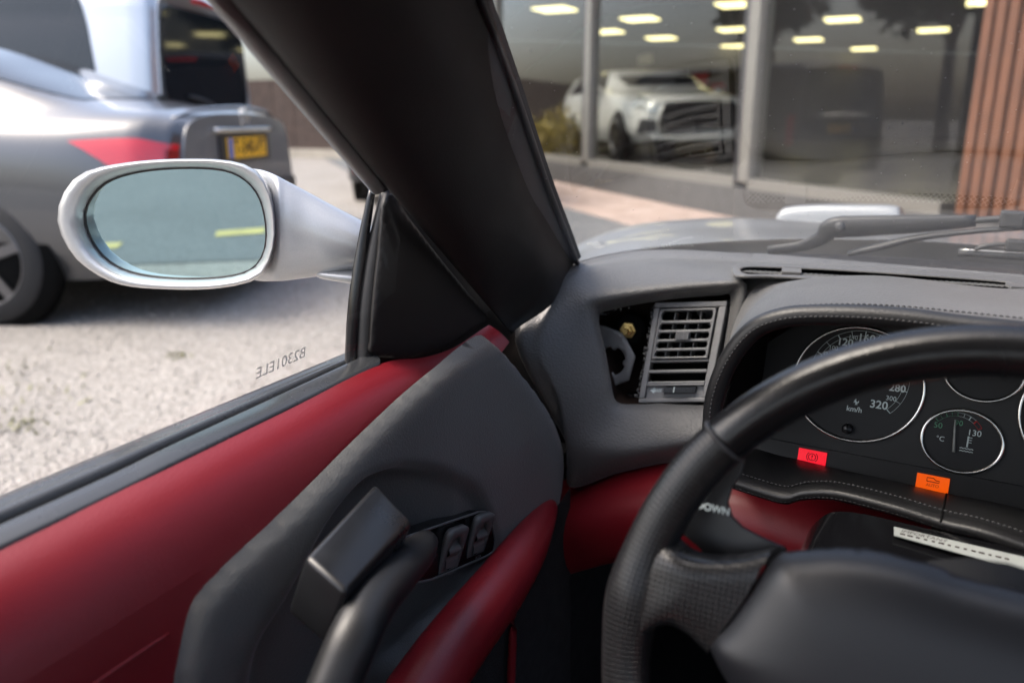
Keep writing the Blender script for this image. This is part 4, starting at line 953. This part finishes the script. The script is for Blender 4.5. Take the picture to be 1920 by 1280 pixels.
obj('boot_lid', *prism(oo, V3(0, 0, 0), V3(0, 1, 0), Z1, V3(-1, 0, 0), -.02, .0045), mat('lightened_body_paint', (.20, .205, .215), .35, .3, coat=.5), sed, smooth=False)  # lighter copy of the body paint; rear brightness is put into its colour
obj('plate_recess', *box((-.006, 0, .83), (.03, .66, .14)), 'dark_trim', sed, smooth=False)
number_plate(sed, -.026, 0, .83, 'T-540-PT')
obj('rear_bumper', *loft([[V3(.10, .885, z), V3(.0, .80, z), V3(-.045, .55, z), V3(-.06, 0, z), V3(-.045, -.55, z), V3(.0, -.80, z), V3(.10, -.885, z)] for z in (.30, .40, .56, .62)], 5, 4), 'sed_paint', sed)
obj('diffuser', *box((.02, 0, .27), (.12, 1.2, .14)), 'dark_trim', sed, smooth=False)
star = [V3(-.022, .055 * math.cos(R(90 + 120 * k)), .985 + .055 * math.sin(R(90 + 120 * k))) for k in range(3)]
obj('boot_emblem', *join(*[tube([V3(-.022, 0, .985), s_], .005, 6, 1, ref=(1, 0, 0)) for s_ in star], tube([V3(-.022, .058 * math.cos(a), .985 + .058 * math.sin(a)) for a in np.linspace(0, 2 * math.pi, 24, endpoint=False)], .004, 6, 1, ref=(1, 0, 0), closed=True)), 'chrome', sed)
# ---- people carrier behind it
def van_st(h, L_, w=.96):
    def sec(k, zt, wk=1.0, z0=.28): return [(w * .93 * wk, z0), (w * wk, .50), (w * wk, .92), (w * .98 * wk, 1.06), (w * .89 * wk, 1.06 + (zt - 1.06) * .66), (w * .76 * wk, zt - .06), (0, zt)]
    return [(0, sec(0, h - .06, .90)), (.05, sec(0, h - .02, .97)), (.20, sec(0, h)), (1.5, sec(0, h)), (2.8, sec(0, h)), (L_ - 1.55, sec(0, h - .03)), (L_ - 1.0, sec(0, 1.45)), (L_ - .75, sec(0, 1.20)), (L_ - .2, sec(0, 1.02, .95)), (L_, sec(0, .85 if False else 1.0, .85))]
M['van_paint'] = paint('pale_silver_paint', (.56, .585, .62), .3, .55)
def people_carrier(root, pm, h=1.92, L_=5.1, txt=None):
    VB = Body(van_st(h, L_)); obj('body', *VB.mesh(), pm, root)
    for sd_ in (1, -1):
        obj('quarter_window', *VB.patch([(.42, 3.15), (1.75, 3.15), (1.75, 4.55), (.56, 4.55)], sd_, .006), 'car_glass', root)
        obj('sliding_door_window', *VB.patch([(1.85, 3.15), (3.0, 3.15), (3.0, 4.55), (1.85, 4.55)], sd_, .006), 'car_glass', root)
        obj('front_window', *VB.patch([(3.1, 3.15), (4.1, 3.15), (3.75, 4.5), (3.1, 4.55)], sd_, .006), 'car_glass', root)
        obj('tail_light', *VB.patch([(.0, 1.35), (.07, 1.35), (.07, 2.9), (.0, 2.9)], sd_, .012), 'tail', root)
        obj('rear_reflector', *box((-.005, sd_ * .80, .42), (.03, .14, .07)), 'tail', root, smooth=False)
        for x in (1.0, L_ - .95): arch_disc(root, x, sd_ * .955, sd_, .38); put_wheel(root, x, sd_ * .97, sd_, .335, .22)
    rw = rrect(1.52, .80, .20, 6, (0, h - .58))
    obj('tailgate_window', *prism(rw, V3(0, 0, 0), V3(0, -1, 0), Z1, V3(-1, 0, 0), -.02, .010), 'car_glass', root, smooth=False)
    obj('brake_light', *box((-.006, 0, h - .10), (.05, .36, .035)), 'tail', root, smooth=False)
    obj('tailgate_handle', *tube([V3(-.02, -.5, 1.02), V3(-.035, 0, 1.04), V3(-.02, .5, 1.02)], .022, 8, 3), 'chrome', root)
    obj('rear_wiper', *tube([V3(-.02, .0, h - .90), V3(-.03, .25, h - .86), V3(-.03, .45, h - .84)], .012, 6, 3), 'dark_trim', root)
    obj('bumper', *loft([[V3(.12, .95, z), V3(-.02, .86, z), V3(-.07, .5, z), V3(-.08, 0, z), V3(-.07, -.5, z), V3(-.02, -.86, z), V3(.12, -.95, z)] for z in (.30, .38, .55, .62)], 4, 3), 'dark_trim', root)
    if txt: number_plate(root, -.02, 0, .86, txt)
vc = P(300, 230, w=6.05)
van = parked('pale silver people carrier with dark tailgate window standing behind the saloon', 'people_carrier', 'van', vc, .90)
people_carrier(van, 'van_paint', 2.0)

# ================================================================ showroom building
F0 = V3(-2.38, 8.58, 0); fe = V3(.736, -.676, 0); fi = V3(.676, .736, 0)
SILL, FLOOR, CEIL = .44, .45, 3.25
def fs(u, v): q = PL(u, v, F0, fi) - F0; return q @ fe, q[2]
def fpt(s, d, z): return F0 + fe * s + fi * d + Z1 * z
bld = thing('showroom', 'glass fronted car showroom with lit ceiling panels and timber battens', 'showroom', tuple(fpt(0, 0, G)), mode='world')
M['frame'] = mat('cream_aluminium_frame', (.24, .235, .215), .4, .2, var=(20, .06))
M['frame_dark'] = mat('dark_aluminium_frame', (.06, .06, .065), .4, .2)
M['plinth'] = mat('grey_stone_plinth', (.09, .09, .09), .7, bump=('noise', 60, .3, .004), var=(6, .15))
M['sh_floor'] = mat('polished_grey_floor', (.13, .125, .12), .22, var=(3, .1))
M['sh_wall'] = mat('olive_showroom_wall', (.060, .054, .036), .7, var=(.5, .5))
M['sh_ceil'] = mat('dark_ceiling', (.045, .044, .040), .8)
M['panel'] = mat('lit_ceiling_panel', (.9, .9, .8), .5, emit=(1.0, .86, .42, 1.6))
M['timber'] = mat('red_brown_timber', (.145, .058, .028), .6, bump=('noise', 40, .3, .004), var=(4, .18))
posts = [fs(u, 320)[0] for u in (700, 820, 930, 1098, 1394)]
s_t = fs(1808, 330)[0]
def fbox(s0, s1, d0, d1, z0, z1): return box(fpt((s0 + s1) / 2, (d0 + d1) / 2, (z0 + z1) / 2), (s1 - s0, d1 - d0, z1 - z0), ax=[fe, fi, Z1])
pts_ = posts + [s_t - .02]
obj('plinth', *fbox(posts[0] - 12, s_t + 6, -.05, .35, G - .02, SILL - .06), 'plinth', bld, smooth=False)
for a in posts:
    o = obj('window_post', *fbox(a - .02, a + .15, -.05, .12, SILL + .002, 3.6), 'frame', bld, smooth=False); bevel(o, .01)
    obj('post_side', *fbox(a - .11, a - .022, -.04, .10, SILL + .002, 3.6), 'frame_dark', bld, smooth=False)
for a, b in zip(pts_[:-1], pts_[1:]):
    obj('window_rail', *fbox(a + .152, b - .112, -.04, .10, SILL - .06, SILL + .04), 'frame', bld, smooth=False)
    obj('window_pane', np.array([fpt(a + .151, .03, SILL + .03), fpt(b - .111, .03, SILL + .03), fpt(b - .111, .03, 3.6), fpt(a + .151, .03, 3.6)]), [(0, 1, 2, 3)], 'shop_glass', bld, smooth=False)
obj('fascia', *fbox(posts[0] - 12, s_t + 6, -.3, .3, 3.6, 4.0), 'frame_dark', bld, smooth=False)
obj('cladding_wall', *fbox(posts[0] - 12, posts[0] - .12, .0, .2, SILL - .05, 3.6), mat('brown_cladding', (.035, .022, .018), .7, var=(3, .2)), bld, smooth=False)
obj('timber_backing', *fbox(s_t + .02, s_t + 5, .05, .2, SILL, 3.6), 'frame_dark', bld, smooth=False)
for k in range(48):
    o = obj('timber_batten', *fbox(s_t + .02 + k * .10, s_t + .02 + k * .10 + .07, -.06 + random.uniform(-.004, .004), .045, SILL - .03, 3.597), 'timber', bld, smooth=False); bevel(o, .006, 1)
obj('showroom_floor', *fbox(-16, 9, .36, 26, FLOOR - .1, FLOOR), 'sh_floor', bld, smooth=False)
obj('showroom_ceiling', *fbox(-16, 9, .15, 26, CEIL + .02, CEIL + .2), 'sh_ceil', bld, smooth=False)
obj('back_wall', *fbox(-16, 9, 26, 26.2, FLOOR, CEIL), 'sh_wall', bld, smooth=False)
for s_ in (-16, 9): obj('side_wall', *fbox(s_ - .1, s_ + .1, .36, 26, FLOOR, CEIL), 'sh_wall', bld, smooth=False)
lights_px = [(1040, 18), (1200, 36), (1240, 72), (1266, 97), (1278, 115), (1285, 128), (1138, 60), (1141, 86), (1170, 105), (1382, 9), (1376, 56), (1378, 87), (1380, 108), (1362, 122), (1580, 37), (1750, 57), (1852, 4), (1516, 75), (1485, 97), (1620, 92)]
for u, v in lights_px:
    c = P(u, v, z=CEIL)
    o = obj('ceiling_light', *box(c + V3(0, 0, -.004), (.72, .72, .03), ax=[norm(fe + fi), norm(fe - fi), Z1]), 'panel', bld, smooth=False)
# things standing inside
M['suv_white'] = paint('white_paint', (.80, .81, .80), .3, 0)
suv_st = [(0, [(.60, .40), (.72, .5), (.74, .8), (.72, 1.0), (.66, 1.2), (.50, 1.4), (0, 1.45)]), (.15, [(.80, .30), (.92, .48), (.94, .8), (.92, 1.02), (.82, 1.3), (.65, 1.56), (0, 1.6)]),
          (1.2, [(.82, .26), (.94, .48), (.95, .8), (.93, 1.05), (.83, 1.35), (.66, 1.62), (0, 1.66)]), (2.4, [(.82, .26), (.94, .48), (.95, .8), (.93, 1.04), (.82, 1.32), (.64, 1.60), (0, 1.64)]),
          (3.1, [(.82, .26), (.94, .48), (.95, .8), (.92, 1.02), (.80, 1.14), (.60, 1.25), (0, 1.28)]), (3.5, [(.82, .26), (.94, .48), (.95, .78), (.90, .98), (.74, 1.06), (.45, 1.10), (0, 1.12)]),
          (4.3, [(.78, .28), (.90, .46), (.88, .74), (.80, .88), (.66, .96), (.40, 1.0), (0, 1.01)]), (4.62, [(.66, .32), (.78, .45), (.76, .68), (.70, .80), (.58, .88), (.34, .92), (0, .93)]), (4.68, [(.5, .36), (.6, .46), (.6, .64), (.55, .74), (.46, .82), (.28, .85), (0, .86)])]
suv_st = [(a, [(w_, z_ if z_ < .9 else .9 + (z_ - .9) * .66) for w_, z_ in b]) for a, b in suv_st]
def suv(root, pm, glass='car_glass'):
    B = Body(suv_st); obj('body', *B.mesh(), pm, root)
    for sd_ in (1, -1):
        obj('side_window', *B.patch([(.6, 3.2), (2.9, 3.2), (2.5, 4.8), (.8, 4.8)], sd_, .006), glass, root)
        obj('windscreen', *B.patch([(2.72, 5.0), (3.16, 5.0), (3.18, 6), (2.72, 6)], sd_, .006), glass, root)
        obj('headlight', *B.patch([(4.25, 2.2), (4.66, 2.2), (4.66, 3.3), (4.22, 3.6)], sd_, .012), 'lens', root)
        obj('side_intake', *B.patch([(4.45, .7), (4.675, .9), (4.675, 1.7), (4.52, 1.6)], sd_, .010), 'dark_trim', root)
        for x in (.95, 3.75): arch_disc(root, x, sd_ * .945, sd_, .42); put_wheel(root, x, sd_ * .96, sd_, .36, .24, 7)
        obj('door_mirror', *lathe([(0, .02), (.05, .07), (.14, .08), (.18, .03)], V3(2.9, sd_ * .92, 1.03), V3(0, sd_, .1), 14), pm, root)
    obj('grille', *prism(rrect(1.1, .36, .08, 4, (0, .66)), V3(4.68, 0, 0), V3(0, 1, 0), Z1, X1, -.06, .02), 'dark_trim', root, smooth=False)
    for k in range(4): obj('grille_bar', *box((4.705, 0, .54 + .08 * k), (.02, 1.0, .018)), 'chrome', root, smooth=False)
    obj('lower_lip', *tube([V3(4.60, -.7, .36), V3(4.70, -.3, .34), V3(4.71, 0, .34), V3(4.70, .3, .34), V3(4.60, .7, .36)], .035, 8, 3), pm, root)
wh = P(1152, 300, z=FLOOR)
saz = math.atan2(-.36, .93) if False else math.atan2(fe[1], fe[0]) - R(8)
sh = V3(math.cos(saz), math.sin(saz), 0); sl_ = V3(-sh[1], sh[0], 0)
# front right wheel of the car stands at wh; the car points to the right along the window
loc = wh - sh * 3.75 + sl_ * .96
sv_car = thing('showroom_car', 'white off-road car parked inside the showroom behind the glass', 'car', (loc[0], loc[1], FLOOR), saz)
suv(sv_car, 'suv_white')
M['poster'] = mat('red_banner', (.4, .03, .03), .6); M['white_board'] = mat('white_board', (.6, .6, .58), .6)
for u, v, w_, sx__, sz__, m_, nm, lb in ((1345, 178, 19, .5, .5, 'poster', 'display_banner', 'small red display banner at the back of the showroom'), (1300, 150, 24, 1.6, .35, 'poster', 'display_board', 'long red display board deep inside the showroom'), (1210, 112, 22, .8, .25, 'white_board', 'hanging_sign', 'small white sign hanging deep inside the showroom')):
    c = P(u, v, w=w_); o = obj(nm, *box(c, (sx__, .06, sz__), ax=[fe, fi, Z1]), m_, None, smooth=False); tag(o, lb, 'sign')

# ================================================================ trees, hedge and vehicles that the panes reflect
def reflect(p): d = (p - F0) @ fi; return p - 2 * d * fi
M['leaf'] = mat('tree_leaves', (.045, .07, .022), .6, var=(2, .35)); M['bark'] = mat('bark', (.08, .06, .045), .9, bump=('noise', 20, .6, .02))
M['hedge_leaf'] = mat('yellow_green_leaves', (.26, .20, .03), .6, var=(3, .4))
def leaves(centers, rads, n, size, flat=1.0):
    v, f = [], []
    for i in range(n):
        k = random.randrange(len(centers)); d = norm(rng.normal(size=3)); r = rads[k] * random.random() ** .45
        c = centers[k] + d * r * np.array([1, 1, flat]); a = norm(rng.normal(size=3)); b = norm(np.cross(a, rng.normal(size=3))); s = size * random.uniform(.6, 1.4)
        j = len(v); v += [c - a * s, c + b * s * .55, c + a * s, c - b * s * .55]; f.append((j, j + 1, j + 2, j + 3))
    return np.array(v), f
def tree(label, base, h, cr, n, name='broadleaf_tree', group='trees across the yard'):
    t = thing(name, label, 'tree', tuple(base), 0, group); tr = [tube([V3(0, 0, -.1), V3(.05, .05, h * .3), V3(0, .1, h * .6), V3(.1, 0, h * .85)], [.22, .17, .11, .05], 10, 4)]
    cs_ = []
    for k in range(11):
        a = random.uniform(0, 6.28); rr = cr * random.uniform(.25, .75); z = h * random.uniform(.48, .95); c = V3(rr * math.cos(a), rr * math.sin(a), z); cs_.append(c)
        tr.append(tube([V3(0, .05, h * random.uniform(.3, .55)), c * V3(.5, .5, .9), c], [.07, .05, .015], 6, 3))
    obj('trunk', *join(*tr), 'bark', t)
    o = obj('crown', *leaves(cs_, [cr * random.uniform(.32, .5) for _ in cs_], n, .20, .8), 'leaf', t); return t
for (u, v, w_), lb, h, cr in (((1450, 40, 26), 'leafy tree across the yard mirrored at the upper left of the wide pane', 8.5, 2.6), ((1790, 60, 24), 'broad leafy tree across the yard mirrored beside the timber cladding', 9.0, 3.6)):
    b = reflect(P(u, v, w=w_)); tree(lb, V3(b[0], b[1], G), h, cr, 5000)
def place_reflected(u, v, w_, az_face):
    return reflect(P(u, v, w=w_))
M['dark_paint'] = mat('dusty_black_paint', (.022, .019, .018), .45, 0); M['grey_paint'] = paint('mid_grey_paint', (.10, .105, .11), .3, .4)
haz = R(90 + 35.7)                                     # nose pointing away, tail towards the sports car
for (u, v, w_), lb, pm, h, tx in (((1535, 300, 11.6), 'black people carrier mirrored in the wide showroom pane', 'dark_paint', 1.74, 'KL-82-XN'),):
    b = V3(-9.5 * math.sin(R(35.7)), 9.5 * math.cos(R(35.7)), 0); t = thing('parked_van', lb, 'van', (b[0], b[1], G), haz); people_carrier(t, pm, h, 4.9, tx)
hb_ = reflect(P(1040, 230, w=15.6))
hedge = thing('hedge', 'yellow green hedge mirrored in the narrow showroom pane', 'hedge', (hb_[0], hb_[1], G))
hcs = [V3(random.uniform(-2, 2), random.uniform(-.4, .4), random.uniform(.3, .9)) for _ in range(24)]
obj('foliage', *leaves(hcs, [.42] * 24, 3500, .05), 'hedge_leaf', hedge)
obj('stem', *join(*[tube([V3(c[0], c[1], 0), c], [.03, .01], 6, 2) for c in hcs[:10]]), 'bark', hedge)
# long dark fence behind the parked row
fa, fb_ = P(500, 262, w=22), P(800, 285, w=19)
fdir = norm(V3(fb_[0] - fa[0], fb_[1] - fa[1], 0)); fnn = V3(-fdir[1], fdir[0], 0)
fence = thing('fence', 'long dark brown board fence beyond the people carrier', 'fence', (fa[0], fa[1], G), math.atan2(fdir[1], fdir[0]))
M['fence'] = mat('dark_brown_boards', (.055, .036, .03), .8, var=(5, .3)); M['kerb'] = mat('concrete_kerb', (.36, .33, .28), .8, var=(4, .1))
for k in range(44): obj('fence_board', *box((-6 + k * .26, random.uniform(-.01, .01), 1.05), (.25, .03, 1.9)), 'fence', fence, smooth=False)
obj('fence_base', *box((-.4, -.05, .08), (11.6, .12, .3)), 'kerb', fence, smooth=False)

# ================================================================ ground
def ground_mat(name, c0, c1, c2, sc, bumpd):
    m = mat(name, c1, .9); nt = m.node_tree; N = nt.nodes; L = nt.links; b = N['Principled BSDF']; b.inputs['Specular IOR Level'].default_value = .2
    tc = N.new('ShaderNodeTexCoord'); vo = N.new('ShaderNodeTexVoronoi'); vo.inputs['Scale'].default_value = sc; L.new(tc.outputs['Object'], vo.inputs['Vector'])
    rp = N.new('ShaderNodeValToRGB'); rp.color_ramp.elements[0].color = (*c0, 1); rp.color_ramp.elements[1].color = (*c2, 1); e = rp.color_ramp.elements.new(.5); e.color = (*c1, 1)
    sx = N.new('ShaderNodeSeparateColor'); L.new(vo.outputs['Color'], sx.inputs[0]); L.new(sx.outputs[0], rp.inputs[0])
    n = N.new('ShaderNodeTexNoise'); n.inputs['Scale'].default_value = .9; n.inputs['Detail'].default_value = 6; L.new(tc.outputs['Object'], n.inputs['Vector'])
    mr = N.new('ShaderNodeMapRange'); mr.inputs[1].default_value = .3; mr.inputs[2].default_value = .7; mr.inputs[3].default_value = .86; mr.inputs[4].default_value = 1.08; L.new(n.outputs[0], mr.inputs[0])
    mx = N.new('ShaderNodeVectorMath'); mx.operation = 'SCALE'; L.new(rp.outputs[0], mx.inputs[0]); L.new(mr.outputs[0], mx.inputs['Scale']); L.new(mx.outputs[0], b.inputs['Base Color'])
    bp = N.new('ShaderNodeBump'); bp.inputs['Strength'].default_value = .8; bp.inputs['Distance'].default_value = bumpd; L.new(vo.outputs['Distance'], bp.inputs['Height']); bp.invert = True; L.new(bp.outputs[0], b.inputs['Normal'])
    return m
M['gravel'] = ground_mat('pale_gravel', (.20, .187, .172), (.285, .268, .248), (.37, .35, .325), 85, .012)
M['asphalt'] = ground_mat('grey_asphalt', (.10, .105, .11), (.14, .145, .15), (.19, .195, .20), 120, .004)
M['paving'] = ground_mat('pink_paving', (.33, .25, .21), (.40, .31, .265), (.46, .37, .325), 6, .004)
S_ = 700
g_ = obj('ground', [(-S_, -S_, G), (S_, -S_, G), (S_, S_, G), (-S_, S_, G)], [(0, 1, 2, 3)], 'gravel', None, smooth=False); tag(g_, 'pale gravel yard', kind='structure')
def gsheet(name, pts, m, dz, lb):
    o = obj(name, [(p[0], p[1], G + dz) for p in pts], [tuple(range(len(pts)))], m, None, smooth=False); tag(o, lb, kind='structure'); return o
gsheet('paving', [fpt(-30, -.05, 0), fpt(s_t + 8, -.05, 0), fpt(s_t + 8, -1.35, 0), fpt(-30, -1.35, 0)], 'paving', .008, 'pink paved strip along the showroom')
gsheet('asphalt', [fpt(-30, -1.35, 0), fpt(s_t + 8, -1.35, 0), fpt(s_t + 8, -3.0, 0), fpt(-30, -3.0, 0)], 'asphalt', .004, 'grey asphalt in front of the paving')
def mref(u, v):
    p = mp_(u, v, -.0135); D = norm(p - CAM); o_ = D - 2 * (D @ MN) * MN; t = (G - p[2]) / o_[2]
    return p + o_ * t if t > 0 else p + o_ * 200
ra, rb_ = mref(180, 500), mref(480, 488)
rdv = norm(V3(*(rb_ - ra)[:2], 0)); rnv = V3(-rdv[1], rdv[0], 0)
far = mref(330, 430) - ra; rnv = rnv if far @ rnv > 0 else -rnv
gsheet('road', [ra - rdv * 40, ra + rdv * 40, ra + rdv * 40 + rnv * 40, ra - rdv * 40 + rnv * 40], 'asphalt', .005, 'grey asphalt road behind the car')
M['yellow'] = mat('yellow_road_paint', (.42, .34, .10), .7, var=(8, .2))
for (u0, v0, u1, v1), lb in (((182, 465, 226, 462), 'yellow line piece on the asphalt seen at the lower edge of the mirror glass'), ((405, 441, 497, 434), 'longer yellow line piece on the asphalt seen in the mirror glass')):
    A, B = mref(u0, v0), mref(u1, v1); d = norm((B - A) * V3(1, 1, 0)); n2 = V3(-d[1], d[0], 0); wdt = .5 * np.linalg.norm(mref((u0 + u1) / 2, (v0 + v1) / 2 - 5) - mref((u0 + u1) / 2, (v0 + v1) / 2 + 5))
    o = obj('road_marking', [tuple(q * V3(1, 1, 0) + V3(0, 0, G + .009)) for q in (A - n2 * wdt, B - n2 * wdt, B + n2 * wdt, A + n2 * wdt)], [(0, 1, 2, 3)], 'yellow', None, smooth=False); tag(o, lb, 'marking', 'yellow lines behind the car', 'structure')
# loose stones on the gravel in the near view
stv, stf = [], []
base = [(1, 0, 0), (-1, 0, 0), (0, 1, 0), (0, -1, 0), (0, 0, 1), (0, 0, -1)]; of = [(0, 2, 4), (2, 1, 4), (1, 3, 4), (3, 0, 4), (2, 0, 5), (1, 2, 5), (3, 1, 5), (0, 3, 5)]
for k in range(9000):
    x, y = random.uniform(-5.5, -1.0), random.uniform(.3, 7.5)
    if x > -1.0 - 0 * y: continue
    r = random.uniform(.004, .011); a = random.uniform(0, 6.28); ca, sa = math.cos(a), math.sin(a); j = len(stv)
    q = [random.uniform(.6, 1.2) for _ in range(6)]
    for (px, py, pz), s_ in zip(base, q): px, py, pz = px * r * s_, py * r * s_, pz * r * s_ * .6; stv.append((x + px * ca - py * sa, y + px * sa + py * ca, G + .004 + pz))
    stf += [tuple(j + i for i in t) for t in of]
M['stone'] = mat('pale_stones', (.33, .31, .28), .9, var=(14, .45))
tag(obj('gravel', stv, stf, 'stone', None, smooth=False), 'loose pale stones on the yard', None, None, 'stuff')
wv, wf = [], []
for cu, cv, sp in ((20, 690, .10), (30, 745, .12), (12, 790, .08), (40, 795, .05), (330, 668, .03)):
    c = P(cu, cv, z=G)
    for k in range(26):
        x, y = c[0] + random.gauss(0, sp), c[1] + random.gauss(0, sp); h = random.uniform(.008, .03); a = random.uniform(0, 6.28); j = len(wv); w_ = .006
        dx2, dy2 = math.cos(a) * w_, math.sin(a) * w_; tx, ty2 = x + random.gauss(0, .02), y + random.gauss(0, .02)
        wv += [(x - dx2, y - dy2, G), (x + dx2, y + dy2, G), (tx, ty2, G + h)]; wf.append((j, j + 1, j + 2))
M['weed'] = mat('weeds', (.17, .17, .07), .7, var=(10, .4))
tag(obj('weeds', wv, wf, 'weed', None, smooth=False), 'patchy weeds growing in the gravel', None, None, 'stuff')
